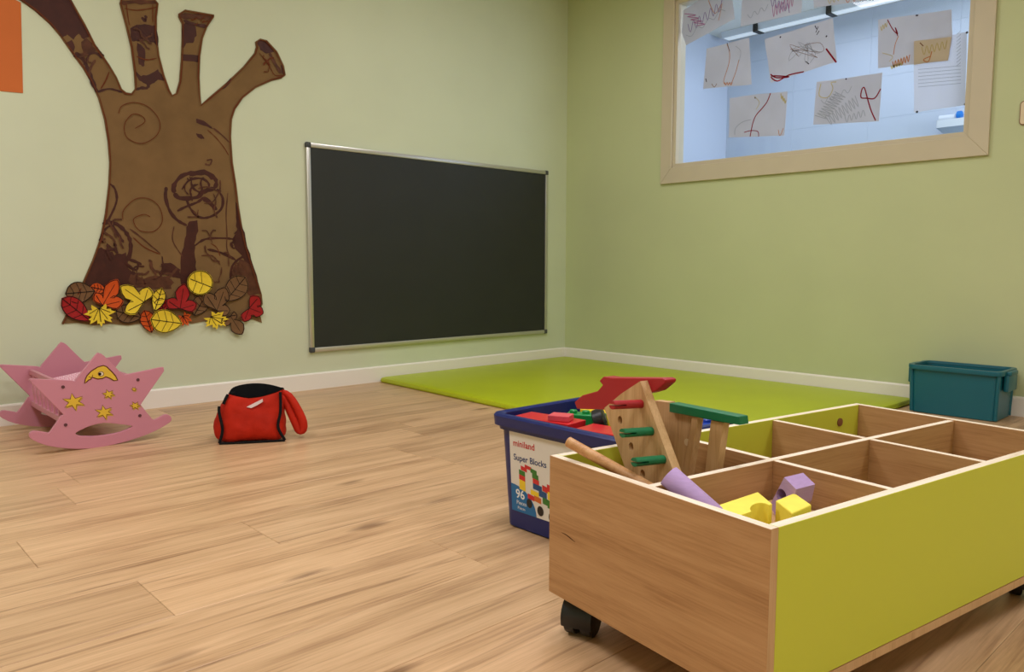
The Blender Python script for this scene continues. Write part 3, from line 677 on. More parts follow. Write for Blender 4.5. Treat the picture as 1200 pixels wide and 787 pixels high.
sheet([(855,115),(889,110),(923,107),(919,159),(854,161)], "child's drawing with one dark red curve running down to a crossbar", 
      [([(903,109),(899,119),(893,127),(886,135),(882,145),(879,160)], 1.3, CR['red']), ([(872,155),(880,153),(888,154),(889,160)], 1.0, CR['red']), (zig(915,112,921,120,2.5,6), 1.2, CR['yellow']), ([(884,113),(890,120),(886,128)], 0.8, CR['yellow']), ([(861,158),(862,150),(870,143),(880,140)], 0.8, CR['grey']), ([(912,152),(914,159),(918,150)], 0.8, CR['orange']), ([(884.5,114),(885.5,115)], 1.8, CR['dark'])])
sheet([(957,96),(995,91),(1034,85),(1030,142),(953,146)], "child's drawing with pale blue hatching and a red loop", 
      [([(1026,141),(1021,130),(1017,117),(1013,103),(1010,105),(1009,114),(1016,115),(1025,115),(1032,104)], 1.4, CR['red']), (zig(962,138,985,110,7,20,1,0.4), 0.7, CR['grey']), (zig(970,142,1005,118,6,18,0.5,1), 0.7, CR['grey']), (zig(990,140,1014,132,4,9), 0.7, CR['grey']), ([(962,98),(960,112),(970,114),(976,104),(974,97),(980,96)], 1.0, CR['yellow']), (zig(962,120,998,104,3,8), 0.6, CR['grey']), ([(991,92),(992,93)], 1.8, CR['dark'])])
rows_ = [([(1076 if i > 9 else 1121, 40+i*4.1+(0.05*8)), (1126, 38.5+i*4.1-2.5)], 0.5, CR['grey']) for i in range(16)]
o = sheet([(1071,52),(1133,37),(1131,123),(1071,132)], 'printed sheet with rows of grey text pinned beside the window casing', rows_, PAPER2, GX+0.0075, 'printed_sheet', cat='sheet')
for u, v in ((1074.5,131),(1131,122),(1133,38)):
    b = MB(); c_ = hit(u, v, 0, GX+0.0052)-o.location; b.tube([c_, c_+Vector((0.001, 0, 0)), c_+Vector((0.0022, 0, 0))], [0.003, 0.006, 0.006], BLACKP, 10); b.build('pin', o, smooth=True)

# ------------------------------------------------------------------ switch at the right edge
c_ = hit(1196, 133, 0, 0)
t = tag(empty('wall_switch', (0, c_.y-0.045, c_.z)), 'cream wall switch with brown rim to the side of the window', 'switch')
def plate(hx, hz, x0, x1, m, nm, r=0.012):
    b = MB(); ring = [(q.x, q.y) for q in rrect(0, 0, hx, hz, r, 0)]
    b.loft([[Vector((x, p_[0], p_[1])) for p_ in ring] for x in (x0, x1)], m); return b.build(nm, t, smooth=True)
plate(0.047, 0.057, -0.008, 0.0, BRONZE, 'rim', 0.016); plate(0.043, 0.053, -0.011, -0.008, CREAM, 'cover_plate', 0.013); plate(0.024, 0.03, -0.015, -0.011, CREAM, 'rocker', 0.005)

# ------------------------------------------------------------------ doll cradle
YN = -0.75
def cr_px(cx, cy): return (cx/5.248, 390+cy/5.248)
out = [(610,121),(640,135),(745,240),(790,249),(985,208),(1006,211),(1008,226),(1000,243),(876,420),(870,440),(880,455),(935,522),(960,526),(1010,499),(1040,500),(1055,520),(1045,545),(960,595),(850,640),(700,682),(550,706),(420,706),(290,688),(205,655),(180,630),(190,605),(220,598),(290,608),(310,602),(376,505),(374,480),(192,300),(190,285),(205,277),(440,287),(470,278),(590,130)]
hol = [(463,612),(510,586),(560,565),(640,548),(720,555),(812,566),(800,579),(740,605),(670,620),(600,629),(500,629)]
C0 = Vector((-3.54, YN, 0))
def cp(cx, cy, dy=0.0):
    u, v = cr_px(cx, cy); q = hit(u, v, 1, YN); return Vector((q.x-C0.x, dy, q.z))
cradle = tag(empty('doll_cradle', C0), 'pink star-shaped rocking doll cradle with moon and stars on the floor by the wall', 'cradle')
zmin = min(cp(*q).z for q in out)
def cz(q, dy=0.0): p_ = cp(*q, dy); p_.z -= zmin; return p_
TH_ = 0.016; LEN = 0.57
def star_panel(name, y0):
    bm = bmesh.new(); fr = []
    def edges(poly):
        vs = [bm.verts.new(cz(q, y0)) for q in poly]; return [bm.edges.new((vs[i], vs[(i+1) % len(vs)])) for i in range(len(vs))]
    e = edges(smooth_px(out, 2, True))+edges(smooth_px(hol, 2, True))
    bmesh.ops.triangle_fill(bm, use_beauty=True, use_dissolve=False, edges=e)
    g = bmesh.ops.extrude_face_region(bm, geom=list(bm.faces))
    bmesh.ops.translate(bm, verts=[x for x in g['geom'] if isinstance(x, bmesh.types.BMVert)], vec=(0, TH_, 0))
    bmesh.ops.recalc_face_normals(bm, faces=bm.faces)
    es = [x for x in bm.edges if len(x.link_faces) == 2 and x.calc_face_angle(0) > 1.2]
    bmesh.ops.bevel(bm, geom=es, offset=0.002, segments=2, profile=0.5, affect='EDGES', clamp_overlap=True)
    me = bpy.data.meshes.new(name); bm.to_mesh(me); bm.free(); me.materials.append(PINK)
    o = bpy.data.objects.new(name, me); COL.objects.link(o); o.parent = cradle; return o
sp = star_panel('star_panel', 0.0); star_panel('star_panel', LEN)
lh, lb, rh, rb = cz((387,327)), cz((403,560)), cz((848,283)), cz((860,503))
def hrail(x, z, w_, h_, nm):
    b = MB(); b.box((x-w_/2, TH_, z-h_/2), (x+w_/2, LEN, z+h_/2), PINK); b.build(nm, cradle, bevel=0.003)
hl = [lh.x-0.012, (lh.z+rh.z)/2]; xl, xr = lh.x+0.005, rh.x-0.005
zt1, zt0 = (lh.z+rh.z)/2, (lb.z+rb.z)/2+0.01
for x in (xl, xr):
    hrail(x, zt1, 0.016, 0.024, 'side_rail'); hrail(x, zt0, 0.016, 0.024, 'side_rail')
    for k in range(1, 8):
        yy = TH_+(LEN-TH_)*k/8; b = MB(); h = zt1-zt0-0.024; z0 = zt0+0.012
        b.tube([(x, yy, z0), (x, yy, z0+h*0.2), (x, yy, z0+h*0.32), (x, yy, z0+h*0.5), (x, yy, z0+h*0.68), (x, yy, z0+h*0.8), (x, yy, z0+h)], [0.007, 0.007, 0.010, 0.0125, 0.010, 0.007, 0.007], PINK, 10); b.build('spindle', cradle, smooth=True)
b = MB(); b.box((xl+0.008, TH_, zt0-0.012), (xr-0.008, LEN, zt0-0.004), PINK); b.build('bed_board', cradle)
for q in ((387,327),(403,560),(848,283),(860,503)):
    b = MB(); c_ = cz(q, -0.002); b.tube([c_, c_+Vector((0, 0.003, 0))], 0.0065, mat('plug_brown', (96, 56, 60), 0.6), 12); b.build('screw_plug', cradle, smooth=True)
def decal(poly, m, nm, outline=True, dy=-0.0006, lw=0.0042, parent=sp):
    b = MB(); b.prism([cz(q, dy) for q in poly], (0, 0.0008, 0), m); o = b.build(nm, parent)
    if outline:
        b = MB(); b.ribbon([cz(q, dy-0.0003) for q in poly], lw, NW, MARK, closed=True); b.build('painted_outline', parent, recalc=False)
    return o
moon = [(520,306),(524,280),(534,258),(560,230),(600,205),(635,195),(655,202),(690,236),(712,262),(723,286),(700,288),(672,272),(650,264),(632,274),(600,278),(580,272),(566,266),(560,278),(545,284),(532,296)]
decal(moon, GOLD, 'painted_moon')
def ell(cx, cy, rx, ry): return [(cx+rx*math.cos(a*math.pi/6), cy+ry*math.sin(a*math.pi/6)) for a in range(12)]
decal(ell(620,246,17,14), mat('eye_white', (230, 216, 190), 0.6), 'painted_eye', True, -0.0012, 0.002); decal(ell(614,247,9,9), BLKM, 'painted_pupil', False, -0.0018)
b = MB(); b.ribbon([cz(q, -0.0014) for q in smooth_px([(548,262),(558,270),(566,264),(570,252)], 4)], 0.002, NW, MARK); b.build('painted_mouth', sp, recalc=False)
def pstar(cx, cy, r, rot, n=6, ir=0.45, sx=1.15):
    return [(cx+sx*(r if k % 2 == 0 else r*ir)*math.cos(math.radians(rot)+k*math.pi/n), cy+(r if k % 2 == 0 else r*ir)*0.86*math.sin(math.radians(rot)+k*math.pi/n)) for k in range(2*n)]
GOLD2 = mat('ochre_paint', (196, 158, 50), 0.6)
for (cx, cy, r, rot) in ((452,418,62,-40), (667,371,36,10), (640,482,52,20), (823,340,16,0), (830,441,31,0)):
    decal([(x+6, y_+8) for x, y_ in pstar(cx, cy, r, rot, 6, 0.42)], GOLD2, 'painted_star_shade', False, -0.0004); decal(pstar(cx, cy, r, rot, 6, 0.42), GOLD, 'painted_star', True, -0.0008, 0.0026 if r > 20 else 0.0018)
# bedding inside the cradle
t = tag(empty('doll_mattress', C0+Vector(((xl+xr)/2, (TH_+LEN)/2, zt0-0.0038))), 'pink gingham mattress lying in the star cradle', 'mattress')
hx, hy = (xr-xl)/2-0.012, (LEN-TH_)/2-0.004
b = MB(); b.loft([rrect(0, 0, hx-i, hy-i, 0.02, z) for i, z in ((0.006, 0), (0, 0.005), (0, 0.012), (0.01, 0.018))], GING); b.build('mattress_pad', t, smooth=True)
t = tag(empty('doll_pillow', C0+Vector(((xl+xr)/2, LEN-0.02, zt0+0.0145))), 'pink gingham pillow leaning on the back star of the cradle', 'pillow')
b = MB(); nU, nV = 14, 8
def pil(u, v, sg):
    x = -hx*0.62+u*hx*1.55; s = (v*2-1); puff = 0.028*((1-abs(u*2-1)**3)*(1-abs(s)**3))**0.6
    z = 0.0+(0.095+0.03*u)*v; return Vector((x, -0.055+0.03*v*v+sg*puff*0.9-0.01, z))
for sg in (-1, 1):
    b.add([pil(i/nU, j/nV, sg) for j in range(nV+1) for i in range(nU+1)], [(j*(nU+1)+i, j*(nU+1)+i+1, (j+1)*(nU+1)+i+1, (j+1)*(nU+1)+i) for j in range(nV) for i in range(nU)], GING)
b.build('pillow_cushion', t, smooth=True)

# ------------------------------------------------------------------ red bag
fl_, fr_ = floor_pt(256, 521), floor_pt(334.5, 517)
ux = (fr_-fl_); bw = ux.length; ux.normalize(); uy = Vector((-ux.y, ux.x, 0))
bag = tag(empty('fabric_bag', fl_, math.atan2(ux.y, ux.x)), 'small open red fabric bag with black piping and lining on the floor', 'bag')
b = MB()
def ringb(pts): return [Vector(q) for q in pts]
W = bw
rings = [
 [(0,0,0.002),(W*0.33,-0.002,0.002),(W*0.66,-0.002,0.002),(W,0,0.002),(W+0.012,0.07,0.002),(W,0.15,0.002),(W*0.6,0.16,0.002),(W*0.3,0.16,0.002),(0,0.15,0.002),(-0.03,0.07,0.002)],
 [(0.018,0.004,0.065),(W*0.34,-0.014,0.06),(W*0.66,-0.014,0.06),(W-0.03,0.004,0.065),(W+0.005,0.08,0.06),(W,0.165,0.06),(W*0.6,0.175,0.06),(W*0.3,0.175,0.06),(0,0.165,0.06),(-0.05,0.09,0.055)],
 [(0.004,0.012,0.155),(W*0.34,-0.004,0.125),(W*0.66,-0.004,0.125),(W-0.012,0.012,0.13),(W+0.004,0.07,0.13),(W-0.01,0.15,0.13),(W*0.6,0.17,0.13),(W*0.3,0.17,0.13),(0.01,0.15,0.13),(-0.022,0.08,0.12)],
 [(0.042,0.03,0.205),(W*0.4,0.014,0.185),(W*0.62,0.014,0.186),(W*0.93,0.03,0.208),(W+0.0,0.07,0.214),(W*0.93,0.10,0.21),(W*0.66,0.125,0.208),(W*0.34,0.125,0.206),(0.06,0.11,0.198),(0.035,0.06,0.2)],
]
b.loft([ringb(r) for r in rings], REDF, True, False)
shell = b.build('bag_shell', bag, smooth=True, sub=3)
wt = bpy.data.textures.new('fabric_folds', 'CLOUDS'); wt.noise_scale = 0.045
dm = shell.modifiers.new('folds', 'DISPLACE'); dm.texture = wt; dm.strength = 0.012; dm.mid_level = 0.5; dm.texture_coords = 'LOCAL'
b = MB()
top = rings[3]; cx_, cy_ = W*0.5, 0.07
inn = [[(cx_+(x-cx_)*f, cy_+(y_-cy_)*f, z+dz) for x, y_, z in top] for f, dz in ((1.015, 0.004), (0.97, 0.004), (0.93, -0.02), (0.9, -0.10))]
b.loft([ringb(r) for r in inn], BLACKF, False, True); b.build('bag_lining', bag, smooth=True, sub=2)
# raised black mesh back flap
b = MB(); fq = [(0.036,0.065,0.196),(W*0.2,0.10,0.220),(W*0.4,0.116,0.231),(W*0.62,0.118,0.231),(W*0.82,0.108,0.222),(W*0.99,0.072,0.212)]; fx = smooth_px([(q[0], q[1]) for q in fq], 4); fz = smooth_px([(q[0], q[2]) for q in fq], 4); fpts = [(p_[0], p_[1], q_[1]) for p_, q_ in zip(fx, fz)]
b.loft([ringb([(x, y_+o, z) for x, y_, z in fpts]) for o in (0.0, 0.006)], BLACKF, False, False, closed=False)
b.loft([ringb([(x, y_, z) for x, y_, z in fpts]), ringb([(x, y_-0.004, 0.16) for x, y_, z in fpts])], BLACKF, False, False, closed=False); b.build('mesh_flap', bag, smooth=True)
def piping(pts, r, nm='piping'):
    b = MB(); q = []
    P_ = [Vector(x) for x in pts]
    for i in range(len(P_)-1):
        for k in range(5):
            p0, p1, p2, p3 = P_[max(i-1, 0)], P_[i], P_[i+1], P_[min(i+2, len(P_)-1)]; s = k/5
            q.append(0.5*((2*p1)+(p2-p0)*s+(2*p0-5*p1+4*p2-p3)*s*s+(3*p1-p0-3*p2+p3)*s**3))
    q.append(P_[-1]); b.tube(q, r, BLACKF, 8); return b.build(nm, bag, smooth=True)
piping([(0.004,0.002,0.006),(0.017,0.002,0.062),(0.006,0.008,0.13),(0.006,0.012,0.158)], 0.006)
piping([(0.022,0.018,0.165),(0.030,0.022,0.185),(0.040,0.028,0.203)], 0.006)
piping([(W-0.002,0.002,0.006),(W-0.028,0.001,0.062),(W-0.018,0.006,0.12),(W-0.016,0.016,0.16),(W*0.935,0.028,0.205)], 0.006)
piping([(0.004,0.0,0.005),(W*0.33,-0.004,0.005),(W*0.66,-0.004,0.005),(W-0.002,0.0,0.005)], 0.0045)
b = MB(); q = [(W*0.43,0.005,0.152),(W*0.55,0.003,0.168),(W*0.67,0.005,0.183),(W*0.675,0.004,0.172),(W*0.6,0.001,0.160),(W*0.5,0.0,0.148)]
b.prism([Vector(x)+Vector((0,-0.004,0)) for x in q], (0, 0.006, 0), mat('white_tag', (225, 205, 200), 0.7)); b.build('care_tag', bag)
b = MB(); b.tube([(W-0.012,0.06,0.205),(W+0.018,0.055,0.19),(W+0.044,0.05,0.14),(W+0.070,0.045,0.085),(W+0.076,0.045,0.05),(W+0.068,0.045,0.026),(W+0.054,0.046,0.026),(W+0.046,0.048,0.055),(W+0.026,0.052,0.10),(W+0.006,0.058,0.15),(W-0.012,0.06,0.19)], [0.010,0.0155,0.0175,0.019,0.0195,0.019,0.0175,0.0175,0.017,0.0155,0.010], REDF, 12)
b.build('shoulder_strap', bag, smooth=True, sub=1)

# ------------------------------------------------------------------ teal storage tub
TX0, TX1, TY0, TY1, TZ = -0.285, -0.022, -3.06, -2.662, 0.243
t = tag(empty('storage_tub', ((TX0+TX1)/2, (TY0+TY1)/2, 0)), 'teal plastic storage tub standing on the floor against the wall', 'tub')
hx, hy = (TX1-TX0)/2-0.012, (TY1-TY0)/2
b = MB()
b.loft([rrect(0, 0, hx-i, hy-i, 0.03, z, 6) for i, z in ((0.012, 0.0), (0.006, 0.004), (0.0, TZ-0.025), (0.0, TZ-0.012), (0.004, TZ-0.012), (0.005, TZ-0.03), (0.012, 0.008))], TEALP, True, True); b.build('tub_body', t, smooth=True)
b = MB(); b.loft([rrect(0, 0, hx+i, hy+i, 0.034, z, 6) for i, z in ((0.0005, TZ-0.022), (0.013, TZ-0.022), (0.015, TZ-0.008), (0.013, TZ), (-0.004, TZ), (-0.006, TZ-0.012))], TEALP, False, False); b.build('rim', t, smooth=True)
for sx in (-1, 1):
    for sy in (-1, 1):
        b = MB(); b.tube([(sx*(hx-0.012), sy*(hy-0.010), 0.006), (sx*(hx-0.006), sy*(hy-0.004), TZ-0.022)], 0.009, TEALP, 12); b.build('corner_rib', t, smooth=True)
for sy in (-1, 1):
    b = MB(); b.loft([rrect(0, sy*(hy+0.018), 0.06, 0.016, 0.012, z) for z in (TZ-0.022, TZ-0.004)], TEALP); b.build('handle', t, smooth=True, bevel=0.003)
    b = MB(); b.box((-0.07, min(sy*(hy+0.004), sy*(hy+0.028)), TZ-0.10), (0.07, max(sy*(hy+0.004), sy*(hy+0.028)), TZ-0.022), TEALP); b.build('handle_apron', t, bevel=0.006, smooth=True)
b = MB(); b.tube([(-0.04, hy-0.004, TZ-0.02), (-0.04, hy-0.016, TZ-0.02)], 0.008, TEALP, 12); b.build('lock_stud', t, smooth=True)

# ------------------------------------------------------------------ blue bin of bricks
NBX0, NBX1, NBY0, NBY1, NBZ = -2.985, -2.52, -3.03, -2.535, 0.325
c_ = Vector(((NBX0+NBX1)/2, (NBY0+NBY1)/2, 0)); hx, hy = (NBX1-NBX0)/2, (NBY1-NBY0)/2
bin_ = tag(empty('block_bin', c_), 'royal blue plastic bin with a printed label holding building bricks', 'bin')
DR = 0.016
b = MB(); b.loft([rrect(0, 0, hx-i, hy-i, 0.03, z, 6) for i, z in ((DR+0.006, 0), (DR, 0.005), (0.002, NBZ-0.03), (0.0, NBZ-0.02), (0.005, NBZ-0.02), (DR+0.006, 0.01))], BLUEP, True, True); b.build('bin_body', bin_, smooth=True)
b = MB(); b.loft([rrect(0, 0, hx+i, hy+i, 0.034, z, 6) for i, z in ((0.0005, NBZ-0.045), (0.006, NBZ-0.044), (0.007, NBZ-0.034), (0.016, NBZ-0.032), (0.018, NBZ-0.006), (0.014, NBZ), (0.002, NBZ+0.001), (-0.004, NBZ-0.004), (-0.005, NBZ-0.021))], BLUEP, False, False); b.build('rim', bin_, smooth=True)
# label on the face towards the room (x-), tilted with the wall draft
sl = DR/(NBZ-0.035)
lab = MB()
def lp(y_, z, d=0.0): return Vector((-(hx-DR+sl*(z-0.005))-0.0008-d, y_, z))
LY0, LY1, LZ0, LZ1 = hy-0.048, -hy+0.055, 0.052, 0.282      # left edge (far), right edge
lab.prism([lp(LY0, LZ0), lp(LY1, LZ0), lp(LY1, LZ1), lp(LY0, LZ1)], (0.0012, 0, 0), STICK); label = part(lab.build('printed_label', bin_), 'white printed label with block picture and lettering')
def label_shape(poly, m, nm, d=0.0004):
    b = MB(); b.add([lp(LY0-x, z, d) for x, z in poly], [tuple(range(len(poly)))], m); return b.build(nm, label, recalc=False)
def text(s, size, x, z, m, nm, d=0.0005, bold=0.0):
    cu = bpy.data.curves.new(nm, 'FONT'); cu.body = s; cu.size = size; cu.offset = bold
    o = bpy.data.objects.new(nm, cu); COL.objects.link(o); dg = bpy.context.evaluated_depsgraph_get()
    me = bpy.data.meshes.new_from_object(o.evaluated_get(dg)); bpy.data.objects.remove(o)
    for v in me.vertices: v.co = lp(LY0-(x+v.co.x), z+v.co.y, d)
    me.materials.clear(); me.materials.append(m); o = bpy.data.objects.new(nm, me); COL.objects.link(o); o.parent = label; return o
text('miniland', 0.0255, 0.014, LZ1-0.042, INKR, 'brand_lettering', bold=0.0004)
text('Super Blocks', 0.0245, 0.014, LZ1-0.082, INKB, 'title_lettering', bold=0.00035)
qc = [(0.0, 0.0)]+[(0.098*math.cos(a), 0.078*math.sin(a)) for a in [math.pi/2*k/10 for k in range(11)]]
label_shape([(x, LZ0+z) for x, z in qc], INKC, 'blue_corner')
text('96', 0.036, 0.018, LZ0+0.040, INKW, 'number_lettering', 0.0008, 0.0006); text('Pieces', 0.016, 0.020, LZ0+0.022, INKW, 'count_lettering', 0.0008); text('Pieces', 0.012, 0.024, LZ0+0.008, INKW, 'count_lettering', 0.0008)
pic = [((0.060,0.118,0.024,0.014),'y'),((0.060,0.132,0.024,0.014),'r'),((0.060,0.146,0.024,0.014),'g'),((0.068,0.160,0.024,0.012),'r'),((0.084,0.168,0.026,0.010),'r'),((0.060,0.104,0.024,0.014),'y'),((0.106,0.160,0.024,0.012),'g'),((0.112,0.146,0.024,0.014),'g'),((0.114,0.132,0.024,0.014),'r'),((0.114,0.116,0.034,0.016),'b'),
       ((0.104,0.098,0.032,0.014),'y'),((0.092,0.084,0.026,0.014),'r'),((0.118,0.082,0.026,0.016),'o'),((0.136,0.100,0.030,0.018),'b'),((0.150,0.118,0.020,0.016),'r'),((0.150,0.082,0.024,0.018),'g'),((0.168,0.120,0.026,0.020),'r'),((0.170,0.098,0.026,0.022),'y'),((0.168,0.074,0.030,0.022),'g'),((0.196,0.110,0.034,0.026),'b'),((0.200,0.080,0.040,0.028),'r'),((0.238,0.100,0.04,0.03),'y'),((0.245,0.070,0.05,0.028),'g')]
PC = {'r': REDP, 'g': mat('print_green', (62, 122, 50), 0.5), 'y': YELP, 'b': mat('print_blue', (40, 80, 130), 0.5), 'o': ORANGEP}
for i, ((x, z, w_, h_), c) in enumerate(pic):
    x -= 0.026; z += 0.012
    label_shape([(x, z+0.004), (x+w_, z-0.004+0.004), (x+w_, z+h_), (x, z+h_+0.004)], PC[c], 'printed_block', 0.0004+i*0.00002)
for (x, z, r) in ((0.072, 0.086, 0.011), (0.114, 0.074, 0.012), (0.158, 0.066, 0.013), (0.204, 0.066, 0.013)): label_shape([(x+r*math.cos(a*math.pi/7), z+r*1.2*math.sin(a*math.pi/7)) for a in range(14)], BLACKP, 'printed_wheel', 0.001)
# bricks inside
def brick(name, loc, rot, size, studs, m, label, group='building bricks in the blue bin', stud_r=0.011):
    t = tag(empty(name, loc), label, 'brick', group); t.rotation_euler = rot
    sx, sy, sz = size; b = MB(); b.box((-sx/2, -sy/2, 0), (sx/2, sy/2, sz), m); b.build('brick_body', t, bevel=0.002)
    nx, ny = studs
    for i in range(nx):
        for j in range(ny):
            x = (i-(nx-1)/2)*sx/nx; y_ = (j-(ny-1)/2)*sy/ny
            b = MB(); b.tube([(x, y_, sz), (x, y_, sz+0.007), (x, y_, sz+0.009)], [stud_r, stud_r, stud_r-0.002], m, 14); b.build('stud', t, smooth=True)
    return t
def at(u, v, z): return floor_pt(u, v, z)
base_c = [(REDP, 'red'), (YELP, 'yellow'), (GREENP, 'green'), (BLUB, 'blue')]
for lv in range(3):
    for i in range(2):
        for j in range(2):
            m, nm = base_c[(i+2*j+lv) % 4]
            brick('building_brick', (NBX0+0.13+j*0.205, NBY0+0.145+i*0.205, 0.012+lv*0.082), (0, 0, 0), (0.195, 0.195, 0.072), (4, 4), m, nm+' brick buried in the bin below the top layer', 'bricks buried in the blue bin')
ZB = 0.259
p1 = at(655, 489, ZB+0.04)
brick('building_brick', (NBX0+0.085, -2.655, ZB), (0, 0, math.radians(8)), (0.085, 0.19, 0.056), (0, 0), REDP, 'long smooth red brick lying along the bin rim')
t = brick('building_brick', (NBX0+0.085, -2.70, ZB+0.0565), (0, 0, math.radians(25)), (0.05, 0.06, 0.016), (0, 0), PINKP, 'rose red plate lying on the long red brick')
brick('building_brick', (NBX0+0.10, -2.85, ZB), (0, 0, math.radians(8)), (0.09, 0.14, 0.052), (0, 0), REDP, 'short red brick beside the black wheel')
brick('building_brick', (NBX0+0.20, -2.69, ZB), (0, 0, math.radians(30)), (0.05, 0.11, 0.058), (1, 3), GREENP, 'green brick with studs behind the red bricks')
brick('building_brick', (NBX0+0.305, -2.69, ZB), (0, 0, math.radians(5)), (0.08, 0.16, 0.054), (2, 4), YELP, 'yellow brick with studs behind the green brick')
brick('building_brick', (-2.62, -2.965, ZB), (0, 0, math.radians(0)), (0.12, 0.07, 0.055), (3, 2), BLUB, 'blue brick by the far end of the bin')
brick('building_brick', (-2.62, -2.855, ZB), (0, 0, math.radians(8)), (0.11, 0.06, 0.068), (3, 2), GREENP, 'green brick beside the blue brick')
wc_ = at(703, 492, ZB+0.055)
t = tag(empty('round_brick', (wc_.x, wc_.y, ZB+0.055)), 'black round rubber piece among the bricks', 'brick', 'building bricks in the blue bin'); t.rotation_euler = (math.radians(70), 0, math.radians(35))
b = MB(); b.tube([(0, 0, -0.016), (0, 0, -0.013), (0, 0, 0.013), (0, 0, 0.016)], [0.026, 0.032, 0.032, 0.026], BLACKP, 24); b.build('tyre', t, smooth=True)
b = MB(); b.tube([(0, 0, -0.018), (0, 0, 0.018)], 0.012, GREYP, 16); b.build('hub', t, smooth=True)

# ------------------------------------------------------------------ trolley
TA = math.radians(-8.579); TBp = Vector((-3.423, -3.609, 0)); TWd, TLn, ZT, ZBm, PT = 0.5245, 1.06, 0.363, 0.084, 0.018
ea = Vector((math.cos(TA), math.sin(TA), 0)); eb = Vector((-math.sin(TA), math.cos(TA), 0))
def loc(P): d = P-TBp; return Vector((d.dot(ea), d.dot(eb), P.z))
def lx(u, v, x):      # pixel -> trolley-local point on the plane local x = const
    d = ray(u, v); o = loc(CAM); dl = Vector((d.dot(ea), d.dot(eb), d.z)); return o+dl*((x-o.x)/dl.x)
def lz(u, v, z): return loc(floor_pt(u, v, z))
tro = tag(empty('toy_trolley', TBp, TA), 'low beech and lime green toy trolley on casters with six open compartments', 'trolley')
def board(nm, lo, hi, face, edge, thin, label=None, bev=0.0008):
    """box whose faces perpendicular to axis `thin` take `face`, the rest `edge`"""
    b = MB(); b.box(lo, hi, face); im = b.mi(edge)
    nrm = [2, 2, 1, 0, 1, 0]
    iw = b.mi(EDGEW)
    for i, a in enumerate(nrm):
        if a != thin: b.m[i] = im if a == 2 else iw
    o = b.build(nm, tro, bevel=bev)
    if label: part(o, label)
    return o
board('end_panel', (0, 0, ZBm), (PT, TWd, ZT), BEECH_Y, PLYY, 0)
board('end_panel', (TLn-PT, 0, ZBm), (TLn, TWd, ZT), BEECH_Y, PLYY, 0)
board('side_panel', (PT, 0.0, ZBm+PT), (TLn-PT, PT, ZT), LIME, PLYX, 1, 'lime green side panel')
board('side_panel', (PT, TWd-PT, ZBm+PT), (TLn-PT, TWd, ZT), LIME, PLYX, 1, 'lime green side panel')
board('base_board', (PT, 0, ZBm), (TLn-PT, TWd, ZBm+PT-0.0015), BEECH_X, PLYX, 2)
DT = 0.016; YM = 0.2625; ZD = ZT-0.002
board('long_divider', (PT, YM-DT/2, ZBm+PT), (TLn-PT, YM+DT/2, ZD), BEECH_X, PLYX, 1)
for xc in (0.349, 0.681):
    board('cross_divider', (xc-DT/2, PT, ZBm+PT), (xc+DT/2, YM-DT/2, ZD), BEECH_Y, PLYY, 0); board('cross_divider', (xc-DT/2, YM+DT/2, ZBm+PT), (xc+DT/2, TWd-PT, ZD), BEECH_Y, PLYY, 0)
c_ = lz(995, 499, ZT-0.06)
b = MB(); b.tube([(0.955, TWd-PT+0.0005, 0.325), (0.955, TWd-PT-0.003, 0.325), (0.955, TWd-PT-0.004, 0.325)], [0.011, 0.011, 0.007], BRONZE, 16); b.build('bolt_head', tro, smooth=True)
for x, y_ in ((0.050, 0.478), (0.050, 0.05), (1.005, 0.478), (0.995, 0.06)):
    b = MB(); b.tube([(x, y_, ZBm), (x, y_, 0.05)], 0.012, BLACKP, 12); b.box((x-0.022, y_-0.022, ZBm-0.005), (x+0.022, y_+0.022, ZBm-0.0001), BLACKP)
    cst = b.build('caster', tro, smooth=True)
    ang_ = 0.5
    dx, dy = math.cos(ang_), math.sin(ang_)
    ax = Vector((-dy, dx, 0)); cc = Vector((x, y_, 0.034))
    for s in (-1, 1):
        b = MB(); b.tube([cc+ax*s*0.006, cc+ax*s*0.008, cc+ax*s*0.027, cc+ax*s*0.031], [0.031, 0.034, 0.034, 0.029], BLACKP, 24); b.build('wheel', cst, smooth=True)
    b = MB(); prof_ = [(math.cos(a)*0.038, math.sin(a)*0.038) for a in [math.pi*k/14 for k in range(15)]]+[(-0.036, -0.016), (0.036, -0.016)]
    b.loft([[cc+Vector((dx, dy, 0))*p_[0]+Vector((0, 0, p_[1]+0.006)) + ax*s for p_ in prof_] for s in (-0.0325, 0.0325)], BLACKP); b.build('hood', cst, smooth=True, bevel=0.002)
# dark scratch on the end panel
b = MB(); b.ribbon([lx(u, v, -0.0004) for u, v in ((658, 623.5), (663, 626), (668, 630), (674, 635))], [0.0008, 0.0022, 0.0026, 0.0008], (-1, 0, 0), mat('scratch', (92, 56, 34), 0.8)); b.build('scratch_mark', tro, recalc=False)

def tw(P): return TBp+ea*P.x+eb*P.y+Vector((0, 0, P.z))
CF = ZBm+PT-0.001      # compartment floor
def local_thing(name, label, cat, P, group=None):
    o = tag(empty(name, tw(P), TA), label, cat, group); return o
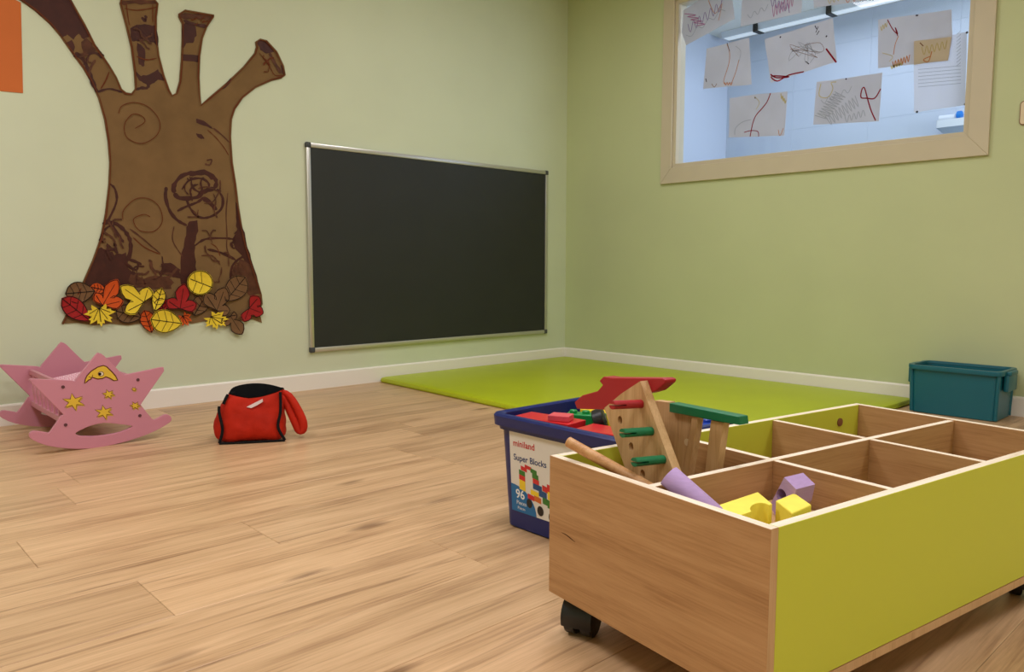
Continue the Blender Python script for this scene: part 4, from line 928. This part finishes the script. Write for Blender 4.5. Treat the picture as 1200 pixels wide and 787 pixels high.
# --- pounding bench standing on end: board with holes, pegs and a red end piece
X0 = 0.125
O = Vector((X0, 0.40, CF)); ben = local_thing('pounding_bench', 'wooden pounding bench with pegs and a red end piece upright in the trolley', 'toy', O)
def bx_(u, v, x, down=None):
    q = lx(u, v, x)
    return q-O
q = [bx_(709, 478, X0), bx_(727, 462, X0), bx_(748, 446.5, X0), bx_(757, 449, X0)]
rt, rb_ = bx_(750, 446.5, X0), bx_(792, 560, X0); lt, lb_ = bx_(708, 478, X0), bx_(741, 556, X0)
def ext(a, c, z): s = (z-a.z)/(c.z-a.z); return a+(c-a)*s
axd = (rb_-rt).normalized(); RB = ext(rt, rb_, 0.0)
RB = rt+axd*((0.279-O.y-rt.y)/axd.y); pv = Vector((0, -axd.z, axd.y)); pv = pv if pv.y > 0 else -pv
LB = RB+pv*((lt-RB).dot(pv))
bm = bmesh.new()
outl = [lt, bx_(728, 461, X0), rt, RB, LB]
def add_loop(pts): vs = [bm.verts.new(p_) for p_ in pts]; return [bm.edges.new((vs[i], vs[(i+1) % len(vs)])) for i in range(len(vs))]
E_ = add_loop(outl)
for (u, v) in ((726.5, 492), (739.5, 523), (753, 555)):
    c_ = bx_(u, v, X0); E_ += add_loop([c_+Vector((0, 0.0068*math.cos(a*math.pi/8), 0.0085*math.sin(a*math.pi/8))) for a in range(16)])
bmesh.ops.triangle_fill(bm, use_beauty=True, use_dissolve=False, edges=E_)
g = bmesh.ops.extrude_face_region(bm, geom=list(bm.faces)); bmesh.ops.translate(bm, verts=[x for x in g['geom'] if isinstance(x, bmesh.types.BMVert)], vec=(0.020, 0, 0))
bmesh.ops.recalc_face_normals(bm, faces=bm.faces); me = bpy.data.meshes.new('peg_board'); bm.to_mesh(me); bm.free(); me.materials.append(TOYW)
o = bpy.data.objects.new('peg_board', me); COL.objects.link(o); o.parent = ben
for (u, v, m, nm) in ((751, 473, REDPAINT, 'dark red peg'), (763, 505, GREENPAINT, 'green peg'), (777, 538, GREENPAINT, 'green peg')):
    c_ = bx_(u, v, X0); b = MB(); r = 0.0085; L0, L1 = -0.074, 0.024
    for sgn in (1, -1):
        pr = [(r*math.cos(a), sgn*(0.0016+(r-0.0016)*math.sin(a)) ) for a in [math.pi*k/8 for k in range(9)]]
        b.loft([[c_+Vector((x, p_[0], p_[1]-x*0.07)) for p_ in pr] for x in (L0, L1)], m)
    b.tube([c_+Vector((-0.045, 0, 0.00315)), c_+Vector((L1+0.001, 0, -0.0017))], r*0.98, m, 14); part(b.build('peg', ben, smooth=True), nm)
XR = X0+0.0205
rp = [(673,471),(682,463),(700,458),(706,451),(702,446),(707,441),(716,442.5),(776,443),(780,445),(779,449),(768,458),(758,461),(746,463),(733,464),(712,480),(676,479)]
b = MB(); b.prism([bx_(u, v, XR) for u, v in rp], (0.030, 0, 0), REDPAINT); part(b.build('end_piece', ben, bevel=0.002), 'red notched end piece')
sb = local_thing('wooden_block', 'plain wooden block under the pounding bench', 'block', Vector((X0+0.01, 0.384, CF)), 'wooden blocks in the trolley')
b = MB(); b.box((-0.03, -0.05, 0), (0.03, 0.05, LB.z-0.001), TOYW); b.build('block_body', sb, bevel=0.002)
# --- bench with green top plank
X1 = 0.235; O2 = Vector((X1, 0.36, CF)); gb = local_thing('toy_bench', 'wooden toy bench with a green top plank standing in the trolley', 'toy', O2)
def b2(u, v, x=X1): return lx(u, v, x)-O2
b = MB(); b.prism([b2(784.5, 472), b2(866, 488), b2(867, 498), b2(846, 494.5), b2(784, 482.5)], (0.026, 0, 0), GREENPAINT); part(b.build('top_plank', gb, bevel=0.0015), 'green painted top plank')
def to_floor(a, c, z=0.001): return ext(a, c, z)
a1, a2 = b2(767, 469, X1+0.012), b2(821, 488, X1+0.012)
b = MB(); b.prism([a1, b2(784, 471, X1+0.012), b2(784, 480, X1+0.012), b2(811, 486, X1+0.012), to_floor(b2(811, 486, X1+0.012), b2(801, 548, X1+0.012)), to_floor(a1, b2(770, 548, X1+0.012))], (0.018, 0, 0), TOYW)
leg1 = b.build('leg_board', gb, bevel=0.001)
c_ = b2(805, 518, X1+0.0115)
b = MB(); b.tube([c_+Vector((0.0015, 0, 0)), c_+Vector((-0.0002, 0, 0))], 0.0075, mat('pale_hole_wood', (228, 204, 164), 0.6), 14); b.build('peg_end', leg1)
b = MB(); b.prism([b2(811, 486, X1+0.004), b2(818, 488, X1+0.004), to_floor(b2(818, 488, X1+0.004), b2(808, 548, X1+0.004)), to_floor(b2(811, 486, X1+0.004), b2(801, 548, X1+0.004))], (0.018, 0, 0), TOYW); b.build('leg', gb, bevel=0.001)
b = MB(); b.prism([b2(833, 492, X1+0.006), b2(848, 495, X1+0.006), to_floor(b2(848, 495, X1+0.006), b2(840, 552, X1+0.006)), to_floor(b2(833, 492, X1+0.006), b2(826, 552, X1+0.006))], (0.018, 0, 0), TOYW); b.build('leg', gb, bevel=0.001)
# --- wooden dowel leaning over the end panel
Qd = lz(700, 536.5, ZT+0.011); Fd = Qd+(lx(740, 559, 0.066)-Qd).normalized()*0.135
dd = (Qd-Fd).normalized(); Ed = Qd+dd*0.072
best = min([Qd+dd*s*0.001 for s in range(10, 200)], key=lambda P_: abs((lambda W_: 600+F*((W_-CAM).dot(RX))/((W_-CAM).dot(RF)))(tw(P_))-665))
dw = local_thing('wooden_dowel', 'round plain wooden stick leaning over the trolley end panel', 'stick', Fd)
b = MB(); b.tube([Vector((0,0,0)), dd*0.002, (best-Fd)-dd*0.002, best-Fd], [0.0085, 0.0105, 0.0105, 0.0085], wood('dowel_wood', (216, 168, 116), (206, 154, 102), (180, 126, 78), axis=0, grain=4.0), 18); o = b.build('dowel_shaft', dw, smooth=True)

# --- wooden blocks in the right front compartment
def block_prism(name, label, poly, z0, z1, m, group='wooden blocks in the trolley', cat='block', bev=0.002):
    c = sum(poly, Vector((0,0,0)))/len(poly); o = local_thing(name, label, cat, Vector((c.x, c.y, z0)), group)
    b = MB(); b.prism([Vector((p_.x-c.x, p_.y-c.y, 0)) for p_ in poly], (0, 0, z1-z0), m); b.build('block_body', o, bevel=bev); return o
ZY = 0.338
def pt(u, v, z=ZY): q = lz(u, v, z); q.z = 0; return q
# hidden supporting blocks
block_prism('wooden_block', 'plain wooden block under the yellow bridge block', [Vector((0.03,0.035,0)), Vector((0.15,0.035,0)), Vector((0.15,0.235,0)), Vector((0.03,0.235,0))], CF, CF+0.095, TOYW)
block_prism('wooden_block', 'plain wooden block stacked beneath the yellow blocks', [Vector((0.03,0.035,0)), Vector((0.155,0.035,0)), Vector((0.155,0.150,0)), Vector((0.03,0.150,0))], CF+0.0955, ZY-0.052, TOYW)
# yellow bridge block with a half-round cut at one end
A1, A2 = pt(888, 576), pt(905, 590)
dl = pt(846, 590)-A1; L_ = 0.118; dl = dl.normalized(); A3, A4 = A2+dl*L_, A1+dl*L_
cc = (A1+A2)/2; wv = (A2-A1); wl2 = wv.length
o = local_thing('bridge_block', 'yellow wooden bridge block with a half-round cut-out', 'block', Vector((cc.x, cc.y, ZY-0.05)), 'wooden blocks in the trolley')
b = MB(); H2 = 0.05; r = 0.026; ctr = A2+dl*0.036; inw = (A1-A2).normalized()
arc = [ctr-dl*(r*math.cos(math.pi*k/14))+inw*(r*0.95*math.sin(math.pi*k/14)) for k in range(15)]
plan = [A1, A2]+arc+[A3, A4]
b.prism([Vector((q.x-cc.x, q.y-cc.y, 0)) for q in plan], (0, 0, H2), YELW); b.build('block_body', o, bevel=0.001)
# small yellow cuboid
B1, B2, B3 = pt(931, 577, ZY+0.002), pt(951, 591, ZY+0.002), pt(909, 586, ZY+0.002)
B4 = B2+(B3-B1)
block_prism('wooden_block', 'small yellow wooden cube beside the bridge block', [B1, B2, B4, B3], ZY-0.052, ZY+0.002, YELW)
# lilac half-round block leaning on the end panel
Qp = lz(793, 561, ZT+0.004); Qp = Vector((0.020+0.016, Qp.y, ZT-0.001)); 
Fp = lz(857, 622, ZY-0.045)
ct = lx(784, 556, 0.045); dn = (lx(838, 604, 0.072)-ct).normalized()
o = local_thing('half_round_block', 'lilac wooden half-round block leaning against the trolley end panel', 'block', ct, 'wooden blocks in the trolley')
side = dn.cross(Vector((-0.5, -0.3, 1))).normalized(); upn = side.cross(dn).normalized()
if upn.z < 0: upn = -upn
hp = [(math.cos(math.pi*k/12)*0.0215, math.sin(math.pi*k/12)*0.0215) for k in range(13)]
b = MB(); b.loft([[dn*s+side*p_[0]+upn*(p_[1]-0.006) for p_ in hp] for s in (0, 0.115)], PURP); b.build('block_body', o, smooth=True, bevel=0.001)
# lilac block with a round hole standing tilted in the corner
XH = 0.245
hp_ = [(919,559),(933,573),(929,592),(922,604),(908,603),(902,592)]
O3 = lx(918, 590, XH); O3.z = CF+0.091
o = local_thing('holed_block', 'lilac wooden block with a round hole tilted in the compartment corner', 'block', O3, 'wooden blocks in the trolley')
hq = [lx(u, v, XH)-O3 for u, v in hp_]; hc = lx(915.5, 580, XH)-O3
bm = bmesh.new(); e = add_loop(hq)+add_loop([hc+Vector((0, 0.0105*math.cos(a_*math.pi/9), 0.0115*math.sin(a_*math.pi/9))) for a_ in range(18)])
bmesh.ops.triangle_fill(bm, use_beauty=True, use_dissolve=False, edges=e)
g = bmesh.ops.extrude_face_region(bm, geom=list(bm.faces)); bmesh.ops.translate(bm, verts=[x for x in g['geom'] if isinstance(x, bmesh.types.BMVert)], vec=(0.055, 0, 0))
bmesh.ops.recalc_face_normals(bm, faces=bm.faces); me = bpy.data.meshes.new('block_body'); bm.to_mesh(me); bm.free(); me.materials.append(PURP)
bb = bpy.data.objects.new('block_body', me); COL.objects.link(bb); bb.parent = o
ZH = min(q.z for q in hq)+O3.z
block_prism('wooden_block', 'plain wooden block under the lilac holed block', [Vector((0.19,0.06,0)), Vector((0.33,0.06,0)), Vector((0.33,0.24,0)), Vector((0.19,0.24,0))], CF, ZH-0.001, TOYW)
